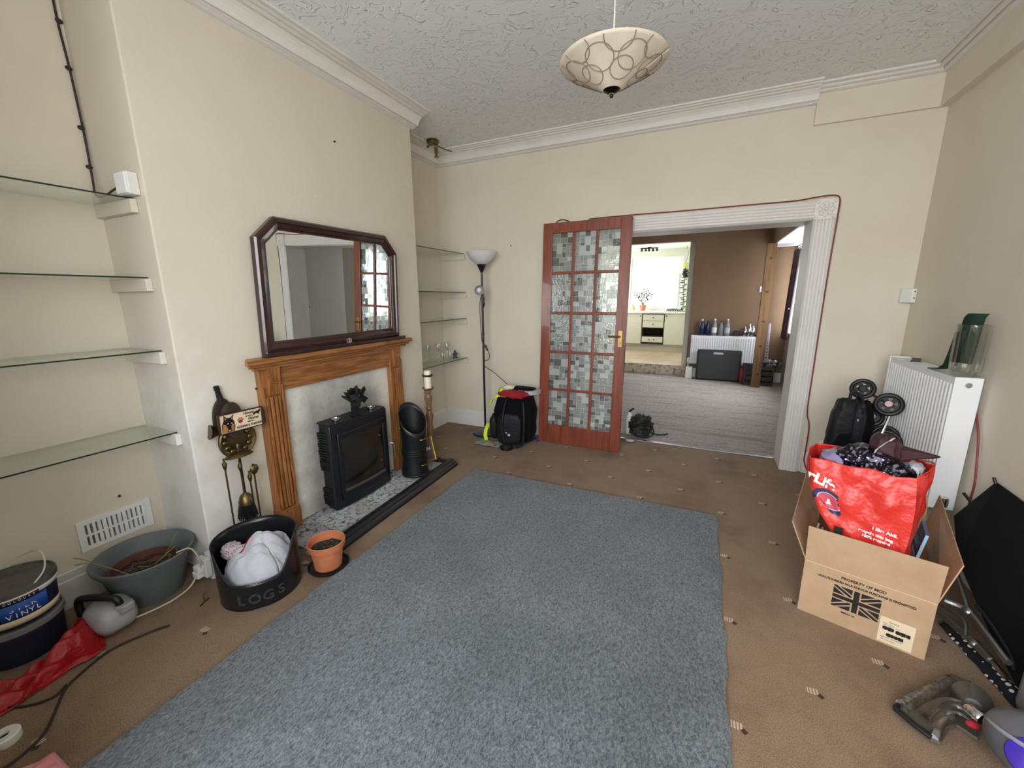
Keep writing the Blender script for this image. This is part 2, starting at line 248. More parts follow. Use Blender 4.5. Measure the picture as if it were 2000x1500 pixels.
# ------------------------------------------------------------------ mesh helpers
class MB:
    def __init__(s, mats=None): s.v = []; s.f = []; s.mi = []; s.uv = {}; s.cur = 0; s.nb = 0
    def add(s, vs, fs, T=None):
        n = len(s.v)
        for p in vs:
            p = Vector(p); s.v.append(T @ p if T else p)
        for f in fs: s.f.append([n + i for i in f]); s.mi.append(s.cur)
        return s
    def box(s, x0, x1, y0, y1, z0, z1, T=None):
        e = 0.00022 * ((s.nb * 3) % 11 + 1) if s.nb else 0; s.nb += 1      # members that cross never share a face plane
        x0, x1, y0, y1, z0, z1 = min(x0, x1) - e, max(x0, x1) + e, min(y0, y1) - e, max(y0, y1) + e, min(z0, z1) - e, max(z0, z1) + e
        vs = [(x, y, z) for z in (z0, z1) for y in (y0, y1) for x in (x0, x1)]
        return s.add(vs, [(0, 2, 3, 1), (4, 5, 7, 6), (0, 1, 5, 4), (2, 6, 7, 3), (0, 4, 6, 2), (1, 3, 7, 5)], T)
    def hexa(s, b, t, T=None):
        return s.add(list(b) + list(t), [(3, 2, 1, 0), (4, 5, 6, 7), (0, 1, 5, 4), (1, 2, 6, 5), (2, 3, 7, 6), (3, 0, 4, 7)], T)
    def prism(s, poly, a0, a1, axis='z', T=None):
        """poly of 2-D points extruded along axis; axis x: (y,z), y: (x,z), z: (x,y)"""
        def P(p, a): return {'x': (a, p[0], p[1]), 'y': (p[0], a, p[1]), 'z': (p[0], p[1], a)}[axis]
        n = len(poly); vs = [P(p, a0) for p in poly] + [P(p, a1) for p in poly]
        fs = [tuple(range(n))[::-1], tuple(range(n, 2 * n))] + [(i, (i + 1) % n, n + (i + 1) % n, n + i) for i in range(n)]
        return s.add(vs, fs, T)
    def lathe(s, prof, c=(0, 0, 0), seg=24, T=None, axis=None, sxy=(1, 1)):
        c = Vector(c); Q = Matrix.Translation(c) @ (Vector((0, 0, 1)).rotation_difference(Vector(axis)).to_matrix().to_4x4() if axis else Matrix())
        if T: Q = T @ Q
        vs = []; fs = []
        for r, z in prof:
            for k in range(seg): a = 2 * PI * k / seg; vs.append((r * math.cos(a) * sxy[0], r * math.sin(a) * sxy[1], z))
        m = len(prof)
        for i in range(m - 1):
            for k in range(seg): k2 = (k + 1) % seg; fs.append((i * seg + k, i * seg + k2, (i + 1) * seg + k2, (i + 1) * seg + k))
        if prof[0][0] > 1e-5: fs.append(tuple(range(seg))[::-1])
        if prof[-1][0] > 1e-5: fs.append(tuple(range((m - 1) * seg, m * seg)))
        return s.add(vs, fs, Q)
    def tube(s, pts, r=0.005, seg=8, T=None, smooth=True):
        pts = [Vector(p) for p in pts]
        if smooth and len(pts) > 2:
            q = []
            for i in range(len(pts) - 1):
                p0 = pts[max(i - 1, 0)]; p1 = pts[i]; p2 = pts[i + 1]; p3 = pts[min(i + 2, len(pts) - 1)]
                for k in range(6):
                    t = k / 6; q.append(0.5 * ((2 * p1) + (-p0 + p2) * t + (2 * p0 - 5 * p1 + 4 * p2 - p3) * t * t + (-p0 + 3 * p1 - 3 * p2 + p3) * t ** 3))
            pts = q + [pts[-1]]
        n = len(pts); vs = []; fs = []; up = None
        for i, p in enumerate(pts):
            d = (pts[min(i + 1, n - 1)] - pts[max(i - 1, 0)]).normalized()
            if up is None: up = d.orthogonal().normalized()
            up = (up - d * up.dot(d)).normalized(); w = d.cross(up)
            rr = r if not isinstance(r, (list, tuple)) else r[0] + (r[1] - r[0]) * i / (n - 1)
            for k in range(seg): a = 2 * PI * k / seg; vs.append(p + rr * (math.cos(a) * up + math.sin(a) * w))
        for i in range(n - 1):
            for k in range(seg): k2 = (k + 1) % seg; fs.append((i * seg + k, i * seg + k2, (i + 1) * seg + k2, (i + 1) * seg + k))
        fs += [tuple(range(seg))[::-1], tuple(range((n - 1) * seg, n * seg))]
        return s.add(vs, fs, T)
    def ball(s, c, r, seg=16, T=None):
        r = (r, r, r) if not isinstance(r, (list, tuple)) else r
        prof = [(math.sin(PI * i / 10), -math.cos(PI * i / 10)) for i in range(11)]
        Q = Matrix.Translation(Vector(c)) @ Matrix.Diagonal((*r, 1)); Q = T @ Q if T else Q
        prof[0] = (1e-6, -1); prof[-1] = (1e-6, 1); return s.lathe(prof, (0, 0, 0), seg, Q)
    def torus(s, c, R, r, axis=(0, 0, 1), seg=24, k=8, T=None):
        Q = Matrix.Translation(Vector(c)) @ Vector((0, 0, 1)).rotation_difference(Vector(axis)).to_matrix().to_4x4(); Q = T @ Q if T else Q
        vs = [((R + r * math.cos(2 * PI * j / k)) * math.cos(2 * PI * i / seg), (R + r * math.cos(2 * PI * j / k)) * math.sin(2 * PI * i / seg), r * math.sin(2 * PI * j / k)) for i in range(seg) for j in range(k)]
        fs = [(i * k + j, ((i + 1) % seg) * k + j, ((i + 1) % seg) * k + (j + 1) % k, i * k + (j + 1) % k) for i in range(seg) for j in range(k)]
        return s.add(vs, fs, Q)
    def grid(s, fn, nu, nv, T=None, uv=False):
        vs = [fn(i / nu, j / nv) for j in range(nv + 1) for i in range(nu + 1)]
        fs = [(j * (nu + 1) + i, j * (nu + 1) + i + 1, (j + 1) * (nu + 1) + i + 1, (j + 1) * (nu + 1) + i) for j in range(nv) for i in range(nu)]
        n = len(s.v)
        if uv:
            for j in range(nv + 1):
                for i in range(nu + 1): s.uv[n + j * (nu + 1) + i] = (i / nu, j / nv)
        return s.add(vs, fs, T)
def worldloc(o):
    v = Vector((0, 0, 0))
    while o: v += o.location; o = o.parent
    return v
def obj(name, mb, mat, parent=None, smooth=False, bev=0, sub=0, solid=0, wobble=0, recalc=True):
    me = bpy.data.meshes.new(name); vs = mb.v
    if parent is None:
        lo = Vector([min(v[i] for v in vs) for i in range(3)]); hi = Vector([max(v[i] for v in vs) for i in range(3)]); org = Vector(((lo.x + hi.x) / 2, (lo.y + hi.y) / 2, lo.z))
        off = org
    else: off = worldloc(parent); org = Vector((0, 0, 0))
    me.from_pydata([v - off for v in vs], [], mb.f)
    if recalc:
        b = bmesh.new(); b.from_mesh(me); bmesh.ops.recalc_face_normals(b, faces=b.faces); b.to_mesh(me); b.free()
    mats = mat if isinstance(mat, (list, tuple)) else [mat]
    for m in mats: me.materials.append(m)
    if len(mats) > 1:
        for p, i in zip(me.polygons, mb.mi): p.material_index = i
    if mb.uv:
        l = me.uv_layers.new(name='uv')
        for p in me.polygons:
            for li in p.loop_indices: l.data[li].uv = mb.uv.get(me.loops[li].vertex_index, (0, 0))
    if smooth:
        for p in me.polygons: p.use_smooth = True
        try: me.set_sharp_from_angle(angle=math.radians(40))
        except Exception: pass
    o = bpy.data.objects.new(name, me); COL.objects.link(o); o.location = org
    if parent: o.parent = parent
    if solid: md = o.modifiers.new('s', 'SOLIDIFY'); md.thickness = solid; md.offset = 0
    if bev: md = o.modifiers.new('b', 'BEVEL'); md.width = bev; md.segments = 2; md.limit_method = 'ANGLE'; md.angle_limit = 0.6
    if sub: md = o.modifiers.new('u', 'SUBSURF'); md.levels = sub; md.render_levels = sub
    if wobble:
        tx = bpy.data.textures.new(name, 'CLOUDS'); tx.noise_scale = wobble[0]; md = o.modifiers.new('d', 'DISPLACE'); md.texture = tx; md.strength = wobble[1]; md.mid_level = 0.5
    return o
def tag(o, label, cat, group=None, kind=None):
    o['label'] = label; o['category'] = cat
    if group: o['group'] = group
    if kind: o['kind'] = kind
    return o
def thing(name, loc, label, cat, group=None):
    o = bpy.data.objects.new(name, None); COL.objects.link(o); o.location = loc; o.empty_display_size = 0.05; return tag(o, label, cat, group)
def struct(name, mb, mat, **k): o = obj(name, mb, mat, **k); o['kind'] = 'structure'; return o
def B(*a, T=None): return MB().box(*a, T=T)
def text(s, size, org, xd, yd, mat, parent, name='lettering', depth=0.0006, align='LEFT', shear=0, bold=0, sx=1.0):
    cu = bpy.data.curves.new('t', 'FONT'); cu.body = s; cu.size = size; cu.extrude = depth / 2; cu.align_x = align; cu.shear = shear; cu.offset = bold
    to = bpy.data.objects.new('t', cu); COL.objects.link(to); dg = bpy.context.evaluated_depsgraph_get(); dg.update()
    me = bpy.data.meshes.new_from_object(to.evaluated_get(dg)); bpy.data.objects.remove(to)
    xd = Vector(xd).normalized(); yd = Vector(yd).normalized(); zd = xd.cross(yd)
    R = Matrix((xd * sx, yd, zd)).transposed().to_4x4(); R.translation = Vector(org) - worldloc(parent)
    me.transform(R); me.materials.clear(); me.materials.append(mat); me.name = name
    o = bpy.data.objects.new(name, me); COL.objects.link(o); o.parent = parent; return o
def frame_T(org, xd, yd):
    xd = Vector(xd).normalized(); yd = Vector(yd); zd = xd.cross(yd).normalized(); yd = zd.cross(xd)
    m = Matrix((xd, yd, zd)).transposed().to_4x4(); m.translation = Vector(org); return m
# ================================================================== THE SETTING
CZ = 2.705
struct('floor', B(-2.6, 1.4, -1.15, 3.87, -0.1, 0), carpet)
struct('floor_dining', B(-2.6, 1.4, 3.87, 7.6, -0.1, 0), far_carpet)
struct('wall_left', B(-2.65, -2.5, -1.15, 7.6, 0, CZ), cream)
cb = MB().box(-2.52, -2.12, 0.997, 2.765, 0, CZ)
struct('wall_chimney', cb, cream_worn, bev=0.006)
struct('wall_right', B(1.257, 1.4, -1.15, 3.65, 0, CZ), cream)
wb = MB().box(-2.5, -0.98, 3.65, 3.90, 0, CZ).box(0.66, 1.4, 3.65, 3.90, 0, CZ).box(-0.98, 0.66, 3.65, 3.90, 1.885, CZ)
struct('wall_back', wb, cream)
wf = MB().box(-2.5, -1.62, -0.1, 0.08, 0, CZ).box(-1.62, -1.25, -0.1, 0.08, 0, 1.0).box(-1.77, -1.62, -1.15, -0.1, 0, CZ).box(-1.62, 1.257, -1.15, -1.0, 0, 0.8).box(-1.62, 1.257, -1.15, -1.0, 2.45, CZ).box(-1.62, -1.52, -1.15, -1.0, 0.8, 2.45).box(1.15, 1.257, -1.15, -1.0, 0.8, 2.45)  # includes an unseen low wall added to shade the near left corner
struct('wall_front', wf, cream)
w1 = MB()
for x in (-1.49, -0.62, 0.25, 1.12): w1.box(x - 0.03, x + 0.03, -1.12, -1.05, 0.8, 2.45)
w1.box(-1.52, 1.15, -1.12, -1.05, 0.8, 0.86).box(-1.52, 1.15, -1.12, -1.05, 2.39, 2.45).box(-1.59, 1.2, -1.05, -0.92, 0.77, 0.8)
struct('window_1', w1, white_clean)
struct('ceiling', B(-2.6, 1.4, -1.15, 7.6, CZ, CZ + 0.1), ceilm)
# cornices: profile (out from wall, down from ceiling)
PR = [(0.225, 0), (0.225, 0.016), (0.206, 0.018), (0.204, 0.002), (0.196, 0.002), (0.194, 0.026), (0.172, 0.030), (0.170, 0.010), (0.162, 0.010), (0.160, 0.038), (0.140, 0.044), (0.138, 0.022), (0.126, 0.022), (0.124, 0.050), (0.108, 0.062), (0.092, 0.082), (0.082, 0.106), (0.078, 0.128), (0.068, 0.128), (0.066, 0.100), (0.058, 0.100), (0.056, 0.128), (0.044, 0.134), (0.042, 0.118), (0.036, 0.118), (0.034, 0.142), (0.016, 0.148), (0, 0.150), (0, 0)]
def cornice(mb, p0, p1, nrm, prof, sc=(1, 1), m0=0, m1=0):
    """sweep a wall profile from p0 to p1 (2-D), nrm = out of wall; m0/m1 mitre slopes at each end"""
    d = (Vector(p1) - Vector(p0)).normalized(); nrm = Vector(nrm); vs = []
    for p, m in ((Vector(p0), m0), (Vector(p1), m1)):
        for u, z in prof:
            q = p + nrm * u * sc[0] + d * m * u * sc[0]; vs.append((q.x, q.y, CZ - z * sc[1]))
    n = len(prof); fs = [tuple(range(n))[::-1], tuple(range(n, 2 * n))] + [(i, (i + 1) % n, n + (i + 1) % n, n + i) for i in range(n)]
    mb.add(vs, fs)
cn = MB(); cornice(cn, (-2.12, 0.99), (-2.12, 2.79), (1, 0), PR, (0.77, 0.66))
struct('trim_1', cn, white_trim)
S2 = (0.74, 0.68)
cn = MB(); cornice(cn, (-2.5, 2.765), (-2.5, 3.65), (1, 0), PR, S2, 0, -1); cornice(cn, (-2.5, 3.65), (0.575, 3.65), (0, -1), PR, S2, 1, 0)
struct('trim_2', cn, white_trim)
PT = [(0.153, 0), (0.153, 0.020), (0.120, 0.026), (0.116, 0.008), (0.104, 0.008), (0.100, 0.040), (0.070, 0.050), (0.066, 0.030), (0.056, 0.030), (0.052, 0.064), (0.03, 0.074), (0, 0.078), (0, 0)]
cn = MB(); cornice(cn, (0.575, 3.63), (1.215, 3.63), (0, -1), PT, (0.6, 0.6), 0, -1); cornice(cn, (1.215, 3.63), (1.215, -1), (-1, 0), PT, (0.6, 0.6), 1, 0)
struct('trim_3', cn, white_trim)
bx = MB().box(0.575, 1.3, 3.625, 3.66, 2.475, CZ).box(1.21, 1.3, -1.0, 3.66, 2.475, CZ)
struct('trim_4', bx, cream)
# skirting
def skirt(mb, x0, x1, y0, y1):
    mb.box(x0, x1, y0, y1, 0, 0.135)
    a = 0.006
    mb.box(x0 + (a if x0 > -2.49 and x1 - x0 < 0.05 else 0), x1 - (a if x1 < 1.2 and x1 - x0 < 0.05 else 0), y0 + (a if y1 - y0 < 0.05 else 0), y1, 0.135, 0.168)
struct('baseboard_left', MB().box(-2.5, -2.478, -1, 0.997, 0, 0.135).box(-2.5, -2.487, -1, 0.997, 0.135, 0.168).box(-2.5, -2.478, 2.765, 3.65, 0, 0.135).box(-2.5, -2.487, 2.765, 3.65, 0.135, 0.168), white_trim, bev=0.004)
struct('baseboard_back', MB().box(-2.48, -1.11, 3.628, 3.65, 0, 0.135).box(-2.48, -1.11, 3.637, 3.65, 0.135, 0.168).box(0.79, 1.257, 3.628, 3.65, 0, 0.135).box(0.79, 1.257, 3.637, 3.65, 0.135, 0.168), white_trim, bev=0.004)
struct('baseboard_right', MB().box(1.235, 1.257, -1, 3.628, 0, 0.135).box(1.244, 1.257, -1, 3.628, 0.135, 0.168), white_trim, bev=0.004)
struct('baseboard_chimney', MB().box(-2.12, -2.098, 0.985, 1.30, 0, 0.14).box(-2.14, -2.098, 0.975, 0.997, 0, 0.14), white_trim, bev=0.004)
# fluted architrave with carved corner blocks
def flute(n=5, w=0.125):
    pts = [(0, 0), (0, 0.012)]
    for i in range(n):
        a = w * (0.08 + 0.84 * i / n); b = w * (0.08 + 0.84 * (i + 1) / n)
        pts += [(a, 0.024), (a + 0.004, 0.028), (b - 0.008, 0.028), (b - 0.004, 0.019)]
    return pts + [(w, 0.014), (w, 0)]
ar = MB(); fl = flute()
for x0, sg in ((0.645, 1), (-0.965, -1)):
    ar.prism([(x0 + sg * u, 3.65 - v) for u, v in fl], 0, 1.87, 'z')
ar.prism([(3.65 - v, 1.87 + u) for u, v in fl], -0.965, 0.645, 'x')
struct('trim_5', ar, white_trim)
cbk = MB()
for x0 in (0.645, -1.09):
    cbk.box(x0 - 0.002, x0 + 0.128, 3.615, 3.65, 1.868, 1.998)
    cx, cz = x0 + 0.0625, 1.9325
    for k in range(8):
        a = k * PI / 4; cbk.ball((cx + 0.036 * math.cos(a), 3.613, cz + 0.036 * math.sin(a)), (0.016, 0.008, 0.016), 8)
    cbk.ball((cx, 3.612, cz), (0.014, 0.012, 0.014), 10)
    for ax in (-1, 1):
        for az in (-1, 1): cbk.ball((cx + ax * 0.05, 3.614, cz + az * 0.05), (0.012, 0.008, 0.012), 8)
struct('trim_6', cbk, white_trim, smooth=True)
struct('trim_7', MB().box(0.645, 0.662, 3.648, 3.905, 0, 1.885).box(-0.982, -0.965, 3.648, 3.905, 0, 1.885).box(-0.982, 0.662, 3.648, 3.905, 1.87, 1.887), white_trim)
struct('trim_8', B(-0.965, 0.645, 3.855, 3.885, 0, 0.006), steel, bev=0.002)
# dining room behind
struct('wall_dining_far', MB().box(-2.5, -1.75, 7.5, 7.62, 0, CZ).box(-0.2, 1.4, 7.5, 7.62, 0, CZ).box(-1.75, -0.2, 7.5, 7.62, 2.22, CZ), brown_wall)
struct('wall_dining_right', MB().box(1.19, 1.4, 3.9, 5.55, 0, CZ).box(1.19, 1.4, 5.55, 7.47, 0, 0.8).box(1.19, 1.4, 5.55, 7.47, 2.06, CZ).box(1.19, 1.4, 7.47, 7.5, 0, CZ), M('grey beige wall paint', 'b4ada0', 0.8))
struct('wall_dining_left', B(-2.5, -2.48, 3.9, 7.5, 0, CZ), brown_wall)
struct('wall_dining_near', MB().box(-2.48, -0.99, 3.9, 3.915, 0, CZ).box(0.67, 1.19, 3.9, 3.915, 0, CZ).box(-0.99, 0.67, 3.9, 3.915, 1.89, CZ), brown_wall)
struct('trim_9', B(0.85, 1.19, 3.915, 7.5, 2.075, CZ), [brown_wall], bev=0)
struct('trim_10', B(0.852, 1.19, 3.92, 7.498, 2.06, 2.075), ceilm)
struct('baseboard_dining', MB().box(-0.2, 1.19, 7.48, 7.5, 0, 0.15), white_trim)
w2 = MB()
for y in (5.58, 6.2, 6.85, 7.44): w2.box(1.30, 1.36, y - 0.03, y + 0.03, 0.8, 2.06)
w2.box(1.30, 1.36, 5.55, 7.47, 0.8, 0.86).box(1.30, 1.36, 5.55, 7.47, 2.0, 2.06).box(1.17, 1.3, 5.5, 7.48, 0.78, 0.8).box(1.19, 1.30, 7.455, 7.47, 0.8, 2.06).box(1.19, 1.30, 5.55, 7.47, 2.045, 2.06)
struct('window_2', w2, white_clean)
# door in the dining room's right wall, seen in the mirror
d2 = struct('door_2', MB().box(1.13, 1.17, 4.18, 4.92, 0.01, 1.98), white_trim, bev=0.004)
struct('trim_11', MB().box(1.165, 1.192, 4.09, 4.17, 0, 2.06).box(1.165, 1.192, 4.94, 5.02, 0, 2.06).box(1.165, 1.192, 4.09, 5.02, 1.99, 2.07), white_trim, bev=0.004)
kb = MB().lathe([(0.0001, 0.06), (0.02, 0.055), (0.027, 0.04), (0.02, 0.022), (0.01, 0.018), (0.01, 0.004), (0.026, 0.003), (0.026, 0)], (1.13, 4.26, 1.10), 16, axis=(-1, 0, 0))
obj('door_knob', kb, brass, d2, smooth=True)
# kitchen, one step up
struct('floor_kitchen', B(-2.6, -0.2, 7.5, 10.1, 0.07, 0.17), kitchen_floor)
struct('wall_kitchen_right', B(-0.28, -0.2, 7.62, 9.9, 0.17, 2.4), kitchen_wall)
struct('wall_kitchen_left', MB().box(-2.6, -2.4, 7.62, 9.9, 0.17, 1.0).box(-2.6, -2.4, 7.62, 9.9, 2.2, 2.4).box(-2.6, -2.4, 9.7, 9.9, 1.0, 2.2).box(-2.6, -2.4, 7.62, 7.9, 1.0, 2.2), kitchen_wall)  # unseen opening left in this wall to let extra light in
struct('wall_kitchen_back', MB().box(-2.4, -1.57, 9.9, 10.05, 0.17, 2.4).box(-0.47, -0.2, 9.9, 10.05, 0.17, 2.4).box(-1.57, -0.47, 9.9, 10.05, 0.17, 1.06).box(-1.57, -0.47, 9.9, 10.05, 2.2, 2.4), kitchen_wall)
struct('ceiling_kitchen', B(-2.6, -0.2, 7.6, 10.05, 2.36, 2.45), kitchen_wall)
struct('trim_12', MB().box(-1.75, -0.2, 7.49, 7.5, 0.02, 0.172), kitchen_floor)
w3 = MB().box(-1.57, -1.5, 9.92, 9.98, 1.06, 2.2).box(-0.54, -0.47, 9.92, 9.98, 1.06, 2.2).box(-1.57, -0.47, 9.92, 9.98, 2.14, 2.2).box(-1.57, -0.47, 9.92, 9.98, 1.06, 1.11).box(-1.57, -0.47, 9.90, 9.98, 1.82, 1.90)
w3.box(-1.5, -1.455, 9.905, 9.97, 1.11, 1.82).box(-0.585, -0.54, 9.905, 9.97, 1.11, 1.82).box(-1.5, -0.54, 9.905, 9.97, 1.11, 1.15).box(-1.5, -0.54, 9.905, 9.97, 1.78, 1.82)
w3o = struct('window_3', w3, white_clean)
obj('window_pane', B(-1.5, -0.54, 9.94, 9.944, 1.11, 2.14), window_glass, w3o)
# ================================================================== OBJECTS
# ---- rug
rg = MB()
def rugf(u, v):
    x = -1.56 + u * 1.745; y = 0.1 + v * 2.525
    ex = min(u, 1 - u) * 1.745; ey = (1 - v) * 2.525
    wob = 0.006 * math.sin(y * 13) * (1 if u < .5 else 1) + 0.004 * math.sin(y * 31 + 1)
    if u <= 0.001 or u >= 0.999: x += wob + (0.012 * math.sin(y * 4.2) if u < 0.5 else 0)
    if v >= 0.999: y += 0.006 * math.sin(x * 17) + 0.004 * math.sin(x * 43)
    cr = 0.05                                    # rounded far corners
    if ex < cr and ey < cr:
        dx, dy = cr - ex, cr - ey; L = math.hypot(dx, dy)
        if L > cr: k = (L - cr) / L; x += (dx * k if u < .5 else -dx * k); y -= dy * k
    z = 0.022 * min(1, min(ex, ey) / 0.02 + 0.25) + 0.0022 * random.random()
    return (x, y, z)
us = [0, 0.004, 0.008, 0.014] + [0.014 + 0.972 * i / 110 for i in range(1, 110)] + [0.986, 0.992, 0.996, 1]
vsn = [i / 200 * 0.985 for i in range(200)] + [0.985, 0.99, 0.994, 0.997, 1]
rv = [rugf(u, v) for v in vsn for u in us]; nu_ = len(us)
rf_ = [(j * nu_ + i, j * nu_ + i + 1, (j + 1) * nu_ + i + 1, (j + 1) * nu_ + i) for j in range(len(vsn) - 1) for i in range(nu_ - 1)]
# skirt to the floor along the edge
edge = [j * nu_ for j in range(len(vsn))] + [(len(vsn) - 1) * nu_ + i for i in range(1, nu_)] + [j * nu_ + nu_ - 1 for j in range(len(vsn) - 2, -1, -1)] + [i for i in range(nu_ - 2, 0, -1)]
base = len(rv); rv += [(rv[i][0], rv[i][1], 0.001) for i in edge]; ne = len(edge)
rf_ += [(edge[i], edge[(i + 1) % ne], base + (i + 1) % ne, base + i) for i in range(ne)] + [tuple(range(base, base + ne))]
tag(obj('rug', MB().add(rv, rf_), rugm, smooth=True, recalc=False), 'large blue grey shag rug in the middle of the brown patterned carpet', 'rug')
# ---- glass shelves on battens, both alcoves
def shelves(y0, y1, zs, battens, side, order):
    for z, od in zip(zs, order):
        g = 'glass shelves in the %s alcove' % side
        r = thing('glass_shelf', (-2.36, (y0 + y1) / 2, z), 'clear glass shelf in the %s alcove, %s' % (side, od), 'shelf', g)
        obj('glass_pane', B(-2.498, -2.213, y0, y1, z, z + 0.006), shelf_glass, r)
        obj('front_edge', B(-2.213, -2.211, y0, y1, z, z + 0.006), glass_edge, r)
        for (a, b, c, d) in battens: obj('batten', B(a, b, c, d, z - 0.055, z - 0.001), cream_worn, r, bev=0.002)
shelves(0.1, 0.992, (1.772, 1.45, 1.13, 0.742), [(-2.498, -2.19, 0.972, 0.996)], 'near left', ('topmost, just under the white junction box', 'second from the top', 'third from the top', 'lowest, above the white vent'))
shelves(2.775, 3.645, (1.778, 1.405, 1.142, 0.735), [(-2.498, -2.20, 3.624, 3.648), (-2.498, -2.20, 2.767, 2.79)], 'far', ('topmost of four', 'second from the top', 'third from the top', 'lowest, holding the drinking glasses'))
# ---- junction box and cable in near alcove
r = thing('junction_box', (-2.19, 0.98, 1.77), 'white junction box on the side of the chimney breast above the top glass shelf', 'junction box')
obj('box_body', B(-2.235, -2.15, 0.958, 0.996, 1.782, 1.868), white_plastic, r, bev=0.004)
obj('box_cover', B(-2.232, -2.153, 0.950, 0.959, 1.785, 1.865), white_clean, r, bev=0.003)
r = thing('wall_cable', (-2.49, 0.985, 1.8), 'dark cable clipped down the corner of the near left alcove into the white junction box', 'cable')
obj('cord', MB().tube([(-2.493, 0.982, 2.74), (-2.493, 0.978, 2.5), (-2.492, 0.985, 2.3), (-2.492, 0.988, 2.05), (-2.492, 0.985, 1.88), (-2.48, 0.98, 1.815), (-2.40, 0.975, 1.80), (-2.30, 0.972, 1.815), (-2.235, 0.972, 1.825)], 0.0042), dark_cord, r, smooth=True)
for z in (2.48, 2.31, 2.085, 1.93): obj('cable_clip', MB().ball((-2.494, 0.983, z), (0.008, 0.012, 0.009), 8), dark_cord, r)
# ---- vent
r = thing('wall_vent', (-2.495, 0.81, 0.23), 'white plastic louvred air vent low on the alcove wall above the grey tub', 'vent')
vt = MB().box(-2.5, -2.49, 0.673, 0.943, 0.228, 0.246).box(-2.5, -2.49, 0.673, 0.943, 0.352, 0.37).box(-2.5, -2.49, 0.673, 0.695, 0.228, 0.37).box(-2.5, -2.49, 0.921, 0.943, 0.228, 0.37).box(-2.5, -2.489, 0.695, 0.921, 0.293, 0.300)
obj('vent_frame', vt, white_clean, r)
vb = MB()
for i in range(12): y = 0.706 + i * 0.0185; vb.box(-2.5, -2.491, y, y + 0.009, 0.246, 0.352)
obj('vent_bars', vb, white_clean, r); obj('vent_backing', B(-2.4995, -2.499, 0.69, 0.925, 0.24, 0.36), steel, r)
# ---- cornice nails / marks
# ---- fireplace surround
sr = thing('fireplace_surround', (-2.07, 1.89, 0.045), 'honey pine fireplace surround with fluted legs and a narrow mantel shelf', 'fireplace surround')
ms = [(-2.12, 1.30), (-2.035, 1.243), (-2.028, 1.25), (-2.028, 2.53), (-2.035, 2.537), (-2.12, 2.48)]
obj('mantel_shelf', MB().prism(ms, 1.03, 1.056, 'z').prism([(x if x < -2.1 else x - 0.015, y + (0.02 if y < 1.9 else -0.02)) for x, y in ms], 1.012, 1.03, 'z').prism([(x if x < -2.1 else x - 0.028, y + (0.045 if y < 1.9 else -0.045)) for x, y in ms], 0.996, 1.012, 'z'), oak_h, sr, bev=0.004)
obj('frieze_board', B(-2.12, -2.085, 1.455, 2.325, 0.862, 0.998), oak_h, sr, bev=0.003)
obj('frieze_moulding', B(-2.12, -2.078, 1.455, 2.325, 0.975, 0.997), oak_h, sr, bev=0.003)
for y0 in (1.335, 2.32):
    lg = MB().box(-2.12, -2.085, y0, y0 + 0.125, 0.17, 0.998)
    for k in range(4): a = y0 + 0.018 + k * 0.023; lg.box(-2.09, -2.073, a, a + 0.014, 0.19, 0.84)
    lg.box(-2.12, -2.075, y0, y0 + 0.014, 0.17, 0.9).box(-2.12, -2.075, y0 + 0.111, y0 + 0.125, 0.17, 0.9)
    leg = obj('leg', lg, oak_v, sr, bev=0.004)
    obj('plinth_block', MB().box(-2.12, -2.062, y0 - 0.004, y0 + 0.129, 0.045, 0.165).box(-2.12, -2.068, y0 - 0.002, y0 + 0.127, 0.165, 0.18), oak_v, leg, bev=0.004)
    obj('carved_block', MB().hexa([(-2.10, y0 + 0.035, 0.845), (-2.072, y0 + 0.035, 0.85), (-2.072, y0 + 0.105, 0.85), (-2.10, y0 + 0.105, 0.845)], [(-2.10, y0 + 0.035, 0.998), (-2.056, y0 + 0.035, 0.998), (-2.056, y0 + 0.105, 0.998), (-2.10, y0 + 0.105, 0.998)]), oak_v, leg, bev=0.003)
    q = MB()
    for a in range(4): q.torus((-2.062 + 0.0, y0 + 0.07 + 0.012 * math.cos(a * PI / 2), 0.935 + 0.012 * math.sin(a * PI / 2)), 0.009, 0.003, (1, 0, 0), 12, 6)
    q.ball((-2.06, y0 + 0.07, 0.935), 0.005, 8)
    obj('carved_rosette', q, oak_v, leg, smooth=True)
    q2 = MB()
    for a in range(4): q2.torus((-2.061, y0 + 0.0625 + 0.012 * math.cos(a * PI / 2), 0.105 + 0.012 * math.sin(a * PI / 2)), 0.009, 0.0025, (1, 0, 0), 12, 6)
    obj('plinth_rosette', q2, oak_v, leg, smooth=True)
